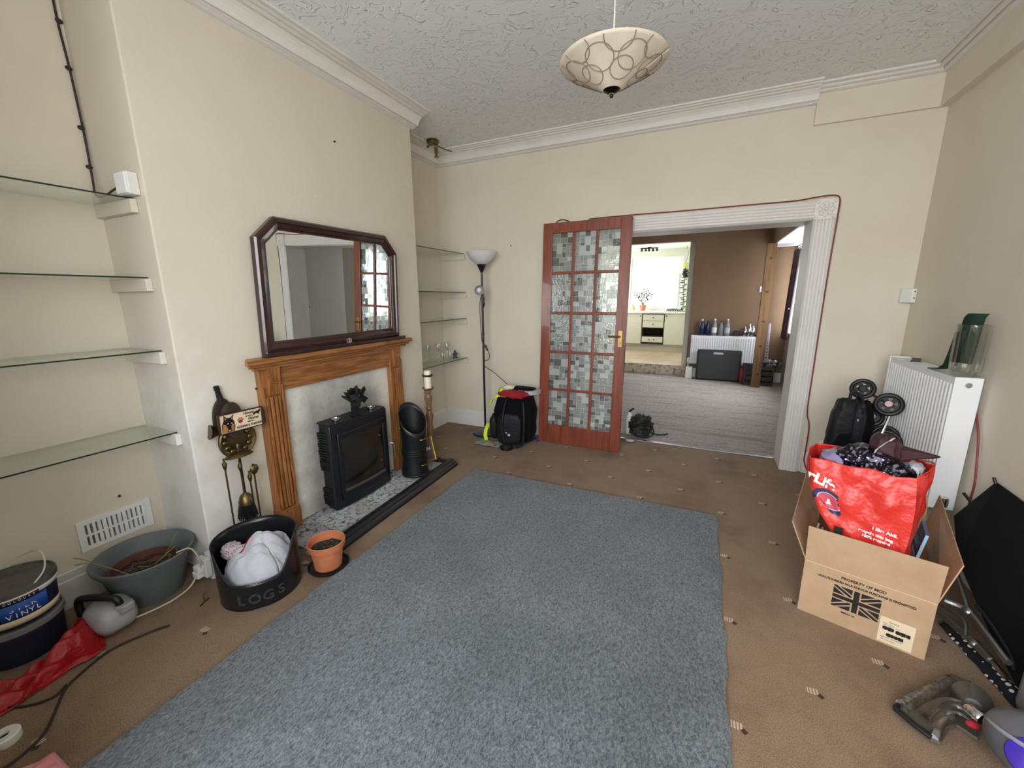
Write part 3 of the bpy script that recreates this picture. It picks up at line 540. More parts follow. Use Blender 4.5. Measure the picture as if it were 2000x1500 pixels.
def soot(m):
    t = m.node_tree; b = t.nodes['Principled BSDF']; src = b.inputs['Base Color'].links[0].from_socket
    g = N(t, 'ShaderNodeNewGeometry'); s_ = N(t, 'ShaderNodeSeparateXYZ'); t.links.new(g.outputs['Position'], s_.inputs[0]); n = N(t, 'ShaderNodeTexNoise', Scale=9.0, Detail=6.0, Roughness=0.7); t.links.new(g.outputs['Position'], n.inputs['Vector'])
    dy = math_(t, 'MAXIMUM', math_(t, 'SUBTRACT', math_(t, 'ABSOLUTE', math_(t, 'SUBTRACT', s_.outputs['Y'], 1.895)), 0.245), 0.0)
    dz = math_(t, 'MAXIMUM', math_(t, 'SUBTRACT', s_.outputs['Z'], 0.60), 0.0)
    d = math_(t, 'ADD', math_(t, 'MULTIPLY', dy, 1.0), math_(t, 'MULTIPLY', dz, 0.35)); d = math_(t, 'ADD', d, math_(t, 'MULTIPLY', math_(t, 'SUBTRACT', n.outputs['Fac'], 0.5), 0.16))
    q = N(t, 'ShaderNodeMapRange'); q.inputs['From Min'].default_value = 0.15; q.inputs['From Max'].default_value = -0.02; q.inputs['To Max'].default_value = 0.85; t.links.new(d, q.inputs['Value'])
    t.links.new(mixc(t, q.outputs[0], src, C('6a6764')), b.inputs['Base Color'])
soot(plaster)
struct('trim_13', B(-2.125, -2.112, 1.45, 2.33, 0.04, 0.87), plaster)
# ---- hearth
hr = thing('hearth', (-1.9, 1.95, 0), 'black edged hearth slab covered in pale ash in front of the stove', 'hearth')
obj('hearth_slab', MB().prism([(-2.12, 1.31), (-1.755, 1.31), (-1.80, 2.58), (-2.12, 2.58)], 0, 0.035, 'z'), ash, hr)
kp = [(0, 0), (0.085, 0), (0.085, 0.018), (0.07, 0.026), (0.066, 0.036), (0.05, 0.04), (0.046, 0.052), (0.02, 0.055), (0, 0.048)]
def kerb(p0, p1, name):
    p0 = Vector((*p0, 0)); p1 = Vector((*p1, 0)); d = (p1 - p0).normalized(); n = Vector((d.y, -d.x, 0)); mb = MB(); k = len(kp)
    vs = [p + n * u + Vector((0, 0, z)) for p in (p0, p1) for u, z in kp]
    mb.add(vs, [tuple(range(k)), tuple(range(k, 2 * k))[::-1]] + [(i, (i + 1) % k, k + (i + 1) % k, k + i) for i in range(k)]); obj(name, mb, iron_gloss, hr, bev=0.003)
kerb((-1.775, 1.40), (-1.825, 2.66), 'front_kerb'); kerb((-1.825, 2.58), (-2.12, 2.58), 'end_kerb')
tag(obj('ash_pile', MB().grid(lambda u, v: (-2.07 + 0.26 * u, 1.50 + 0.72 * v, 0.0355 + 0.006 * random.random() * (4 * u * (1 - u)) ** .5), 40, 90), ash), 'loose pale ash and cinders spilt on the hearth slab', 'ash', kind='stuff')
# ---- stove
st = thing('stove', (-2.05, 1.895, 0.036), 'black cast iron stove with a wide glass window on the hearth', 'stove')
sb = MB().prism([(-2.118, 1.68), (-2.06, 1.665), (-2.005, 1.655), (-2.005, 2.135), (-2.06, 2.125), (-2.118, 2.11)], 0.04, 0.60, 'z')
obj('body', sb, iron, st, bev=0.012)
def arcx(y): return -1.985 + 0.022 * (1 - ((y - 1.895) / 0.245) ** 2)
def stove_front(u0, u1, v0, v1, dx, name, m, par, nseg=14, th=0.02, bev=0.004):
    mb = MB(); ys = [u0 + (u1 - u0) * i / nseg for i in range(nseg + 1)]
    vs = [(arcx(y) + dx - k * th, y, z) for k in (0, 1) for z in (v0, v1) for y in ys]; n = nseg + 1; fs = []
    for i in range(nseg):
        fs += [(i, i + 1, n + i + 1, n + i), (2 * n + i, 3 * n + i, 3 * n + i + 1, 2 * n + i + 1), (n + i, n + i + 1, 3 * n + i + 1, 3 * n + i), (i, 2 * n + i, 2 * n + i + 1, i + 1)]
    fs += [(0, n, 3 * n, 2 * n), (n - 1, 2 * n - 1 + 2 * n, 3 * n - 1, n - 1)] if False else [(0, n, 3 * n, 2 * n), (n - 1, 3 * n - 1, 4 * n - 1, 2 * n - 1)]
    mb.add(vs, fs); return obj(name, mb, m, par, smooth=True, bev=bev)
fp = stove_front(1.65, 2.14, 0.05, 0.60, 0, 'front_panel', iron_gloss, st)
stove_front(1.69, 2.10, 0.10, 0.155, 0.010, 'lower_rail', iron_gloss, st); stove_front(1.69, 2.10, 0.505, 0.545, 0.010, 'upper_rail', iron_gloss, st)
stove_front(1.69, 1.712, 0.10, 0.545, 0.010, 'side_rail', iron_gloss, st, 2); stove_front(2.078, 2.10, 0.10, 0.545, 0.010, 'side_rail', iron_gloss, st, 2)
stove_front(1.712, 2.078, 0.17, 0.505, 0.003, 'glass_window', dark_glass, st, bev=0)
stove_front(1.72, 2.07, 0.155, 0.17, 0.008, 'silver_trim', steel, st, bev=0.001)
gr = MB()
for i in range(15): z = 0.30 + i * 0.017; gr.box(-2.105, -2.03, 1.658, 1.69, z, z + 0.008)
gr2 = MB()
for i in range(7): z = 0.07 + i * 0.017; gr2.box(-2.105, -2.03, 1.658, 1.69, z, z + 0.008)
obj('side_grille', gr, iron, st); obj('side_grille', gr2, iron, st)
obj('top_plate', MB().prism([(-2.118, 1.67), (-2.04, 1.652), (-1.99, 1.655), (-1.972, 1.76), (-1.968, 1.895), (-1.972, 2.03), (-1.99, 2.135), (-2.04, 2.138), (-2.118, 2.12)], 0.598, 0.61, 'z'), iron, st, bev=0.004)
obj('door_handle', MB().tube([(-1.985, 2.15, 0.33), (-1.96, 2.165, 0.325), (-1.955, 2.17, 0.25), (-1.958, 2.168, 0.215)], 0.006), steel, st, smooth=True)
# fan on stove
fn = thing('stove_fan', (-2.0, 1.88, 0.611), 'black heat powered fan standing on top of the stove', 'fan')
obj('fan_base', MB().box(-2.03, -1.975, 1.855, 1.905, 0.611, 0.62).box(-2.02, -1.985, 1.862, 1.898, 0.62, 0.70), iron, fn, bev=0.003)
fins = MB()
for i in range(7):
    a = -0.9 + i * 0.3; fins.box(-0.022, 0.022, -0.0025, 0.0025, 0.0, 0.095, T=Matrix.Translation((-2.005, 1.88, 0.695)) @ Matrix.Rotation(a, 4, 'X'))
obj('cooling_fins', fins, iron, fn)
bl = MB()
for i in range(5):
    a = i * 2 * PI / 5 + 0.3; bl.box(-0.004, 0.004, -0.018, 0.018, 0.012, 0.068, T=Matrix.Translation((-1.965, 1.885, 0.745)) @ Matrix.Rotation(a, 4, 'X') @ Matrix.Rotation(0.35, 4, 'Z'))
bl.lathe([(0.012, 0), (0.012, 0.02), (0.0001, 0.026)], (-1.98, 1.885, 0.745), 12, axis=(1, 0, 0))
obj('fan_blades', bl, iron_gloss, fn)
for (x, y, s, lb) in ((-2.02, 1.735, 1.0, 'small silver tin on top of the stove at its left end'), (-2.02, 2.035, 1.0, 'small silver tin on top of the stove right of the fan')):
    tag(obj('tealight_tin', MB().lathe([(0.024, 0), (0.026, 0.004), (0.026, 0.018), (0.022, 0.02), (0.020, 0.014), (0.0001, 0.014)], (x, y, 0.611), 20), chrome, smooth=True), lb, 'tin', 'silver tins on the stove')
# ---- mirror
mr = thing('overmantel_mirror', (-2.09, 1.92, 1.057), 'large dark mahogany framed mirror with clipped top corners standing on the mantel', 'mirror')
out = [(1.385, 1.068), (1.398, 1.665), (1.515, 1.778), (2.345, 1.785), (2.455, 1.672), (2.445, 1.075)]
def inset(poly, d):
    n = len(poly); r = []
    for i in range(n):
        a, b, c = Vector(poly[i - 1]), Vector(poly[i]), Vector(poly[(i + 1) % n])
        e1 = (b - a).normalized(); e2 = (c - b).normalized(); n1 = Vector((e1.y, -e1.x)); n2 = Vector((e2.y, -e2.x))
        k = (n1 + n2); k = k / (1 + n1.dot(n2)); r.append(tuple(b + k * d))
    return r
def frame_ring(rings, name, m, par, **kw):
    """rings: list of (inset, height above wall plane)"""
    mb = MB(); n = len(out); vs = []
    for d, h in rings:
        for y, z in inset(out, d): vs.append((-2.113 + h + (z - 1.06) * 0.024, y, z))
    fs = [(k * n + i, k * n + (i + 1) % n, (k + 1) * n + (i + 1) % n, (k + 1) * n + i) for k in range(len(rings) - 1) for i in range(n)]
    mb.add(vs, fs); return obj(name, mb, m, par, **kw)
frame_ring([(0.0, 0.0), (0.0, 0.03), (0.008, 0.04), (0.026, 0.042), (0.032, 0.034), (0.05, 0.03), (0.056, 0.024), (0.064, 0.022), (0.066, 0.014)], 'frame', mirror_wood, mr)
g = inset(out, 0.062); mb = MB(); mb.add([(-2.113 + 0.016 + (z - 1.06) * 0.024, y, z) for y, z in g], [tuple(range(len(g)))]); obj('mirror_glass', mb, mirror_silver, mr, solid=0.002)
obj('bottom_rail', B(-2.10, -2.045, 1.375, 2.475, 1.057, 1.078), mirror_wood, mr, bev=0.003)
frame_ring([(0.003, 0.0), (0.003, 0.002), (0.06, 0.002), (0.06, 0.0)], 'backing_board', black_plastic, mr)
tag(obj('small_glass_cup', MB().lathe([(0.012, 0), (0.014, 0.002), (0.015, 0.03), (0.013, 0.03), (0.012, 0.004), (0.0001, 0.004)], (-2.045 + 0.004, 1.92, 1.0785), 16), vase_glass, smooth=True), 'tiny clear glass cup standing in front of the mirror', 'cup')
def superball(mb, c, r, e=0.5, nu=28, nv=16, T=None, f=None):
    """rounded-box blob; e=1 ellipsoid, smaller = boxier; f(x,y,z unit)->scale for lumps"""
    def sp(v, e): return math.copysign(abs(v) ** e, v)
    vs = []; fs = []
    for j in range(nv + 1):
        ph = -PI / 2 + PI * j / nv; ph = max(-PI / 2 + 1e-3, min(PI / 2 - 1e-3, ph))
        for i in range(nu):
            th = 2 * PI * i / nu; x = sp(math.cos(ph), e) * sp(math.cos(th), e); y = sp(math.cos(ph), e) * sp(math.sin(th), e); z = sp(math.sin(ph), e)
            k = f(x, y, z) if f else 1
            vs.append((c[0] + r[0] * x * k, c[1] + r[1] * y * k, c[2] + r[2] * z * k))
    for j in range(nv):
        for i in range(nu): i2 = (i + 1) % nu; fs.append((j * nu + i, j * nu + i2, (j + 1) * nu + i2, (j + 1) * nu + i))
    fs += [tuple(range(nu))[::-1], tuple(range(nv * nu, nv * nu + nu))]
    return mb.add(vs, fs, T)
def lump(a=0.05, k=3.0, p=0.0):
    return lambda x, y, z: 1 + a * math.sin(k * x * 2 + p) * math.cos(k * y * 1.7 + p) + a * 0.7 * math.sin(k * z * 2.3 + x * 3 + p)
# ---- log bin with cloth
LB = (-1.825, 1.045)
lb = thing('log_bin', (LB[0], LB[1], 0), 'round black metal log bin with cut away front and LOGS lettering', 'log bin')
def rim(a):
    d = abs((a - math.radians(-38) + PI) % (2 * PI) - PI); t = min(1, max(0, (d - math.radians(28)) / math.radians(48))); t = t * t * (3 - 2 * t); return 0.128 + 0.145 * t
def wallf(u, v): a = 2 * PI * u; h = rim(a) * v; rr = 0.165 + 0.006 * v; return (LB[0] + rr * math.cos(a), LB[1] + rr * math.sin(a), 0.004 + h)
obj('bin_wall', MB().grid(wallf, 96, 10), iron_gloss, lb, smooth=True, solid=0.004)
obj('bin_base', MB().lathe([(0.164, 0), (0.168, 0.004), (0.164, 0.012)], (LB[0], LB[1], 0), 48), iron_gloss, lb)
obj('rolled_rim', MB().tube([(LB[0] + 0.171 * math.cos(2 * PI * i / 72), LB[1] + 0.171 * math.sin(2 * PI * i / 72), 0.005 + rim(2 * PI * i / 72)) for i in range(73)], 0.0035, 6, smooth=False), iron_gloss, lb, smooth=True)
for i, ch in enumerate('LOGS'):
    a = math.radians(-60 + i * 18); p = (LB[0] + 0.1685 * math.cos(a), LB[1] + 0.1685 * math.sin(a), 0.040)
    text(ch, 0.062, p, (-math.sin(a), math.cos(a), 0), (0, 0, 1), MATS.get('black letter lightened as highlight') or M('black letter lightened as highlight', '3a3b3e', 0.2), lb, 'raised_letter', depth=0.009, align='CENTER', bold=0.0012)  # letters coloured lighter than the bin as a painted highlight
def tw(u, v):
    a = 2 * PI * u; r_ = 0.152 * v; x = r_ * math.cos(a); y = r_ * math.sin(a)
    z = 0.235 - 0.095 * v ** 2.0 + 0.022 * math.sin(23 * x + 9 * y) + 0.024 * abs(math.sin(27 * y - 14 * x + 1)) + 0.020 * abs(math.sin(19 * x + 31 * y + 2)) - 0.035 * v + 0.012 * abs(math.sin(62 * x - 38 * y)) + 0.008 * math.sin(55 * y + 30 * x) + (0.035 * v * (x * -0.6 + y * 0.6) / 0.15)
    if v > 0.9: z -= 0.03
    return (LB[0] + x + 0.004, LB[1] + y, z)
tl = obj('towel', MB().grid(tw, 60, 26), towel, smooth=True, solid=0.004); tag(tl, 'crumpled pale grey towel stuffed into the black log bin', 'towel')
st_ = []
for i in range(14):
    t = i / 13; x = -0.02 - 0.085 * t + 0.06 * t; y = 0.09 - 0.17 * t; v = math.hypot(x, y) / 0.152; u = (math.atan2(y, x) / (2 * PI)) % 1; p = Vector(tw(u, v)); p.z += 0.004; st_.append(p)
obj('woven_red_stripe', MB().tube(st_, 0.0035, 6), red_cloth, tl, smooth=True)
tl2 = MB(); superball(tl2, (LB[0] - 0.10, LB[1] - 0.055, 0.20), (0.042, 0.04, 0.035), 0.8, f=lump(0.1, 5)); obj('balled_corner', tl2, dots('pale cloth with small red print', 'b9aeb4', '8c4a55', 90, 0.3), tl, smooth=True)
# ---- terracotta pot
tp = thing('plant_pot', (-1.655, 1.285, 0), 'small terracotta coloured pot with dry soil on a dark saucer beside the hearth', 'plant pot')
TP = (-1.655, 1.285)
obj('saucer', MB().lathe([(0.07, 0), (0.092, 0.004), (0.100, 0.018), (0.096, 0.019), (0.088, 0.008), (0.0001, 0.008)], (*TP, 0), 40), black_plastic, tp, smooth=True)
obj('pot', MB().lathe([(0.062, 0.009), (0.066, 0.012), (0.078, 0.118), (0.088, 0.120), (0.092, 0.150), (0.088, 0.153), (0.084, 0.150), (0.081, 0.12), (0.074, 0.09)], (*TP, 0), 40), terracotta, tp, smooth=True)
obj('soil', MB().grid(lambda u, v: (TP[0] + 0.0785 * v * math.cos(2 * PI * u), TP[1] + 0.0785 * v * math.sin(2 * PI * u), 0.108 + 0.006 * random.random()), 30, 10), soil, tp)
# ---- grey tub planter with brown pot inside
gp = thing('planter_tub', (-2.27, 0.80, 0), 'big dusty grey plastic planter tub under the white vent', 'planter')
obj('tub', MB().lathe([(0.118, 0), (0.122, 0.006), (0.158, 0.17), (0.170, 0.175), (0.173, 0.192), (0.185, 0.198), (0.188, 0.212), (0.184, 0.216), (0.176, 0.212), (0.165, 0.196), (0.120, 0.03), (0.0001, 0.028)], (-2.275, 0.805, 0), 56), grey_plastic, gp, smooth=True)
ip = thing('inner_pot', (-2.26, 0.79, 0.03), 'brown plastic pot sitting inside the grey planter tub', 'plant pot')
obj('pot', MB().lathe([(0.09, 0.03), (0.118, 0.150), (0.124, 0.152), (0.124, 0.165), (0.118, 0.166), (0.110, 0.135)], (-2.265, 0.795, 0), 40), brown_plastic, ip, smooth=True)
obj('soil', MB().grid(lambda u, v: (-2.265 + 0.112 * v * math.cos(2 * PI * u), 0.795 + 0.112 * v * math.sin(2 * PI * u), 0.132 + 0.008 * random.random()), 28, 8), soil, ip)
tg = thing('dry_twigs', (-2.30, 0.77, 0.15), 'few dry twigs and a pale string trailing over the rim of the grey planter tub', 'twigs')
for pts in ([(-2.24, 0.82, 0.14), (-2.2, 0.86, 0.20), (-2.17, 0.90, 0.29)], [(-2.36, 0.70, 0.15), (-2.40, 0.66, 0.22), (-2.45, 0.63, 0.24)], [(-2.22, 0.74, 0.14), (-2.33, 0.66, 0.225), (-2.42, 0.62, 0.22)], [(-2.3, 0.78, 0.14), (-2.2, 0.8, 0.17), (-2.12, 0.86, 0.25)]):
    obj('twig', MB().tube(pts, 0.0022, 5), M('dry stem', '8a8560', 0.8) if 'dry stem' not in MATS else MATS['dry stem'], tg)
obj('pale_string', MB().tube([(-2.12, 0.86, 0.215), (-2.09, 0.90, 0.222), (-2.075, 0.92, 0.17), (-2.09, 0.93, 0.10), (-2.13, 0.93, 0.06)], 0.003, 6), tan_cord, tg)
# ---- socket plug and white cable by chimney corner
pl = thing('plug_socket', (-2.11, 0.972, 0.06), 'white double plug socket with plugs at the foot of the chimney breast corner', 'socket')
obj('socket_body', B(-2.155, -2.085, 0.945, 0.974, 0.03, 0.125), white_plastic, pl, bev=0.004)
for z, x in ((0.05, -2.125), (0.085, -2.11)): obj('plug', MB().box(x - 0.022, x + 0.022, 0.915, 0.945, z - 0.014, z + 0.018), white_clean, pl, bev=0.005)
tag(obj('white_cable', MB().tube([(-2.12, 0.915, 0.045), (-2.12, 0.88, 0.012), (-2.11, 0.80, 0.005), (-2.13, 0.70, 0.005), (-2.17, 0.64, 0.005), (-2.2, 0.6, 0.006)], 0.004), tan_cord, smooth=True), 'thin pale cable running from the corner socket round the grey planter tub', 'cable')
tag(obj('cable_hook', MB().tube([(-1.98, 0.88, 0.04), (-1.965, 0.865, 0.035), (-1.96, 0.86, 0.004)], 0.003).tube([(-1.975, 0.885, 0.004), (-1.955, 0.84, 0.005)], 0.0035), brass, smooth=True), 'small bent brass hook lying on the carpet left of the log bin', 'hook')
# ---- kettle
kt = thing('kettle', (-2.19, 0.655, 0), 'pale grey plastic kettle with a black handle in front of the grey planter tub', 'kettle')
kb_ = MB(); superball(kb_, (-2.19, 0.655, 0.062), (0.095, 0.075, 0.062), 0.75, f=lump(0.03, 3)); obj('kettle_body', kb_, M('pale grey plastic', 'a3a4a8', 0.35), kt, smooth=True)
obj('spout', MB().hexa([(-2.125, 0.65, 0.07), (-2.09, 0.655, 0.09), (-2.09, 0.70, 0.09), (-2.125, 0.71, 0.07)], [(-2.135, 0.645, 0.12), (-2.082, 0.66, 0.128), (-2.082, 0.705, 0.128), (-2.135, 0.715, 0.12)]), MATS['pale grey plastic'], kt, bev=0.008)
obj('handle', MB().tube([(-2.285, 0.60, 0.065), (-2.29, 0.60, 0.125), (-2.26, 0.61, 0.148), (-2.17, 0.645, 0.155), (-2.13, 0.665, 0.145), (-2.125, 0.67, 0.11)], 0.014, 10), black_plastic, kt, smooth=True)
kt.location += Vector((0.02, -0.035, 0))
# ---- paint tubs
def tub(x, y, z, lidm, label, wire):
    t = thing('paint_tub', (x, y, z), label, 'paint tub', 'paint tubs stacked in the near corner')
    obj('tub', MB().lathe([(0.108, 0), (0.112, 0.004), (0.119, 0.118), (0.122, 0.12), (0.122, 0.13)], (x, y, z), 48), navy, t, smooth=True)
    obj('lid', MB().lathe([(0.122, 0.128), (0.126, 0.130), (0.126, 0.150), (0.121, 0.152), (0.117, 0.145), (0.0001, 0.145)], (x, y, z), 48), [lidm], t, smooth=True)
    return t
tub(-2.348, 0.42, 0.0, M('grimy grey lid', '77777a', 0.6), 'dark paint tub at the bottom of the stack in the near corner', False)
t2 = tub(-2.355, 0.425, 0.152, M('stained lid', '5f5a58', 0.7, var=(12, '3c3836', 0.45, 0.65)), 'navy and white paint tub with blue label and wire handle on top of another tub', True)
def band(x, y, z0, z1, a0, a1, r0, name, m, par, n=24):
    obj(name, MB().grid(lambda u, v: (x + (r0 + 0.007 * ((z0 + (z1 - z0) * v) - z0) / 0.1) * math.cos(a0 + (a1 - a0) * u), y + (r0 + 0.007 * ((z1 - z0) * v) / 0.1) * math.sin(a0 + (a1 - a0) * u), z0 + (z1 - z0) * v), n, 2), m, par, smooth=True, solid=0.0008)
X2, Y2 = -2.355, 0.425
band(X2, Y2, 0.262, 0.283, -2.6, 2.6, 0.1225, 'white_collar', white_clean, t2, 60)
band(X2, Y2, 0.165, 0.190, -1.9, 1.5, 0.1145, 'cream_label_band', paper, t2, 40); band(X2, Y2, 0.192, 0.255, -0.55, 0.55, 0.1165, 'blue_label', M('blue label', '1f4fa8', 0.5), t2, 24)
band(X2, Y2, 0.262, 0.275, -0.5, 0.35, 0.1235, 'dark_name_strip', navy, t2, 20)
for s_, zz, sz in (('SILK', 0.225, 0.026), ('VINYL', 0.199, 0.026)):
    for i, ch in enumerate(s_):
        a = -0.05 + (i - len(s_) / 2 + 0.5) * 0.16; rr = 0.1195
        text(ch, sz, (X2 + rr * math.cos(a), Y2 + rr * math.sin(a), zz), (-math.sin(a), math.cos(a), 0), (0, 0, 1), white_ink, t2, 'label_lettering', align='CENTER')
for i, ch in enumerate('COLOURS'):
    a = -0.38 + i * 0.1; text(ch, 0.011, (X2 + 0.1255 * math.cos(a), Y2 + 0.1255 * math.sin(a), 0.2645), (-math.sin(a), math.cos(a), 0), (0, 0, 1), white_ink, t2, 'label_lettering', align='CENTER')
obj('wire_handle', MB().tube([(X2 - 0.124, Y2 + 0.01, 0.285), (X2 - 0.11, Y2 + 0.06, 0.33), (X2 - 0.02, Y2 + 0.10, 0.365), (X2 + 0.09, Y2 + 0.075, 0.33), (X2 + 0.123, Y2 + 0.01, 0.285)], 0.0028), white_plastic, t2, smooth=True)
# ---- red plastic bag on floor
def redf(u, v):
    y = 0.29 + 0.34 * u - 0.08 * v; e_ = min(1, max(0, (y - 0.50) / 0.09)); x = -2.205 - 0.20 * e_ + (0.155 + 0.16 * e_) * v + 0.012 * math.sin(u * 7)
    z = 0.02 + 0.085 * math.exp(-((u - 0.72) ** 2) / 0.05 - ((v - 0.5) ** 2) / 0.12) + 0.012 * math.sin(u * 19 + v * 7) + 0.010 * math.sin(v * 23 - u * 9)
    if v > 0.85 or v < 0.1 or u < 0.06 or u > 0.95: z *= 0.35
    return (x + 0.02, y, max(0.003, z))
tag(obj('carrier_bag', MB().grid(redf, 50, 40), red_thin, smooth=True, solid=0.002), 'crumpled dark red plastic bag on the floor beside the stacked paint tubs', 'bag')
tag(obj('floor_cable', MB().tube([(-1.95, 0.72, 0.005), (-1.985, 0.66, 0.005), (-2.02, 0.55, 0.005), (-1.985, 0.45, 0.005), (-1.95, 0.40, 0.005), (-1.87, 0.35, 0.005), (-1.80, 0.30, 0.005), (-1.77, 0.22, 0.005), (-1.80, 0.15, 0.005)], 0.0045), dark_cord, smooth=True), 'long dark cable lying on the carpet in the near left corner', 'cable')
tag(obj('looped_cable', MB().tube([(-1.965, 0.41, 0.012), (-1.95, 0.37, 0.006), (-1.99, 0.32, 0.005), (-2.06, 0.285, 0.005), (-2.13, 0.28, 0.005)], 0.004), dark_cord, smooth=True), 'short looped dark cable in front of the red plastic bag', 'cable')
wt = thing('tape_roll', (-1.885, 0.245, 0), 'white roll of tape lying on the carpet at the near left edge', 'tape')
obj('roll', MB().lathe([(0.012, 0), (0.034, 0), (0.036, 0.003), (0.036, 0.026), (0.033, 0.029), (0.013, 0.029), (0.012, 0.026), (0.012, 0)], (-1.885, 0.245, 0), 32), white_plastic, wt, smooth=True); obj('roll_core', MB().lathe([(0.0119, 0.001), (0.0119, 0.02)], (-1.885, 0.245, 0), 20), dark_hole, wt)
tag(obj('pink_wrapper', MB().grid(lambda u, v: (-1.70 + 0.13 * u, 0.17 + 0.125 * v, 0.006 + 0.02 * abs(math.sin(u * 9 + v * 4)) * (1 - abs(2 * v - 1))), 16, 12), pink, smooth=True, solid=0.0015), 'pink plastic wrapper lying at the bottom left corner of the view', 'wrapper')
# ---- companion set, bellows, sign
cs = thing('companion_set', (-2.03, 1.15, 0), 'tarnished brass fireside companion set with brush and hanging tools behind the log bin', 'fireside tools')
CX, CY = -2.035, 1.15
obj('base', MB().lathe([(0.055, 0.0), (0.058, 0.006), (0.05, 0.014), (0.03, 0.022), (0.012, 0.04)], (CX, CY, 0), 28), old_brass, cs, smooth=True)
obj('pole', MB().lathe([(0.006, 0.03), (0.006, 0.60), (0.011, 0.61), (0.006, 0.63), (0.011, 0.645), (0.005, 0.66)], (CX, CY, 0), 14), old_brass, cs, smooth=True)
obj('crossbar', MB().lathe([(0.0001, 0.604), (0.04, 0.606), (0.052, 0.600), (0.04, 0.612), (0.008, 0.622)], (CX, CY, 0), 24, sxy=(0.8, 1.3)), old_brass, cs, smooth=True)
def tool(x, y, zt, zb, kind):
    t = obj(kind, MB().tube([(x, y, zt), (x, y, zb)], 0.0042, 8), old_brass, cs, smooth=True)
    obj('tool_knob', MB().lathe([(0.0001, 0.05), (0.006, 0.045), (0.004, 0.035), (0.011, 0.02), (0.008, 0.0), (0.004, -0.012)], (x, y, zt - 0.02), 14), old_brass, t, smooth=True); return t
tool(CX + 0.01, 1.072, 0.585, 0.03, 'poker'); tool(CX - 0.01, 1.215, 0.50, 0.04, 'shovel_rod'); 
br = tool(CX + 0.02, 1.135, 0.555, 0.40, 'brush')
obj('brush_cap', MB().lathe([(0.006, 0.41), (0.024, 0.395), (0.034, 0.365), (0.034, 0.35)], (CX + 0.02, 1.138, 0), 24), old_brass, br, smooth=True)
brs = MB()
for i in range(220):
    a = random.random() * 2 * PI; rr = 0.032 * math.sqrt(random.random()); x = CX + 0.02 + rr * math.cos(a); y = 1.138 + rr * math.sin(a); k = 1.35 + random.random() * 0.15
    brs.tube([(x, y, 0.355), (CX + 0.02 + (x - CX - 0.02) * k, 1.138 + (y - 1.138) * k, 0.268 + random.random() * 0.02)], 0.0016, 4, smooth=False)
bo = obj('bristles', brs, black_plastic, br); bo['kind'] = 'stuff'
sh = tool(CX, 1.185, 0.475, 0.17, 'tongs'); obj('scoop', MB().grid(lambda u, v: (CX - 0.01 + 0.015 * (2 * u - 1) ** 2, 1.19 + 0.05 * u, 0.04 + 0.1 * v), 8, 4), old_brass, cs, smooth=True, solid=0.0015)
obj('leaf_finial', MB().lathe([(0.0001, 0.03), (0.018, 0.02), (0.024, 0), (0.014, -0.02), (0.0001, -0.028)], (CX, 1.212, 0.50), 8, sxy=(0.5, 1)), old_brass, cs, smooth=True)
bp = thing('brass_plate', (-2.10, 1.19, 0.59), 'round embossed tarnished brass plate hanging behind the dog sign', 'wall plate')
obj('plate', MB().lathe([(0.0001, 0.012), (0.03, 0.014), (0.045, 0.008), (0.07, 0.010), (0.085, 0.018), (0.092, 0.014), (0.092, 0.004), (0.0001, 0.002)], (-2.105, 1.19, 0.66), 40, axis=(1, 0, 0)), old_brass, bp, smooth=True)
em = MB()
for i in range(12): a = i * PI / 6; em.ball((-2.092, 1.19 + 0.062 * math.cos(a), 0.66 + 0.062 * math.sin(a)), (0.005, 0.013, 0.013), 8)
obj('embossing', em, old_brass, bp, smooth=True)
tag(obj('brass_horn', MB().lathe([(0.036, 0), (0.034, 0.004), (0.02, 0.03), (0.012, 0.05), (0.0001, 0.055)], (-2.10, 1.07, 0.735), 20, axis=(0.2, 1, -0.2)), old_brass, smooth=True), 'small tarnished brass cup on the wall at the left end of the dog sign', 'ornament')
bw = thing('bellows', (-2.10, 1.15, 0.70), 'dark wooden fireside bellows hanging nozzle up on the chimney breast', 'bellows')
def bel(x0, x1, y, z, sc): return [(y + sc * 0.045 * math.sin(PI * t) ** 0.6 * math.copysign(1, s_), z + 0.22 * t) for s_, ts in ((1, [i / 10 for i in range(11)]), (-1, [1 - i / 10 for i in range(11)])) for t in ts]
bm = MB().prism([(1.15 + 0.052 * math.cos(a) , 0.775 + (0.11 if math.sin(a) > 0 else 0.085) * math.sin(a)) for a in [2 * PI * i / 28 for i in range(28)]], -2.118, -2.104, 'x')
DW = M('dark stained wood', '35291f', 0.45)
obj('back_board', bm, DW, bw, bev=0.003)
obj('leather_side', MB().prism([(1.165 + 0.046 * math.cos(a), 0.765 + (0.10 if math.sin(a) > 0 else 0.085) * math.sin(a)) for a in [2 * PI * i / 28 for i in range(28)]], -2.104, -2.075, 'x'), M('dark leather', '2a2019', 0.5), bw, bev=0.008)
obj('front_board', MB().prism([(1.172 + 0.048 * math.cos(a), 0.76 + (0.105 if math.sin(a) > 0 else 0.085) * math.sin(a)) for a in [2 * PI * i / 28 for i in range(28)]], -2.075, -2.064, 'x'), DW, bw, bev=0.003)
obj('nozzle', MB().lathe([(0.015, 0), (0.011, 0.05), (0.013, 0.055), (0.012, 0.075), (0.0001, 0.078)], (-2.105, 1.145, 0.875), 14, axis=(0, -0.15, 1)), iron, bw, smooth=True)
tag(obj('wall_hook', MB().ball((-2.112, 1.33, 0.895), (0.008, 0.006, 0.006), 10), iron), 'small dark screw in the wall left of the pine fire surround', 'screw')
sg = thing('dog_sign', (0, 0, 0), 'rectangular cream sign with a german shepherd head hung tilted over the fireside tools', 'sign')
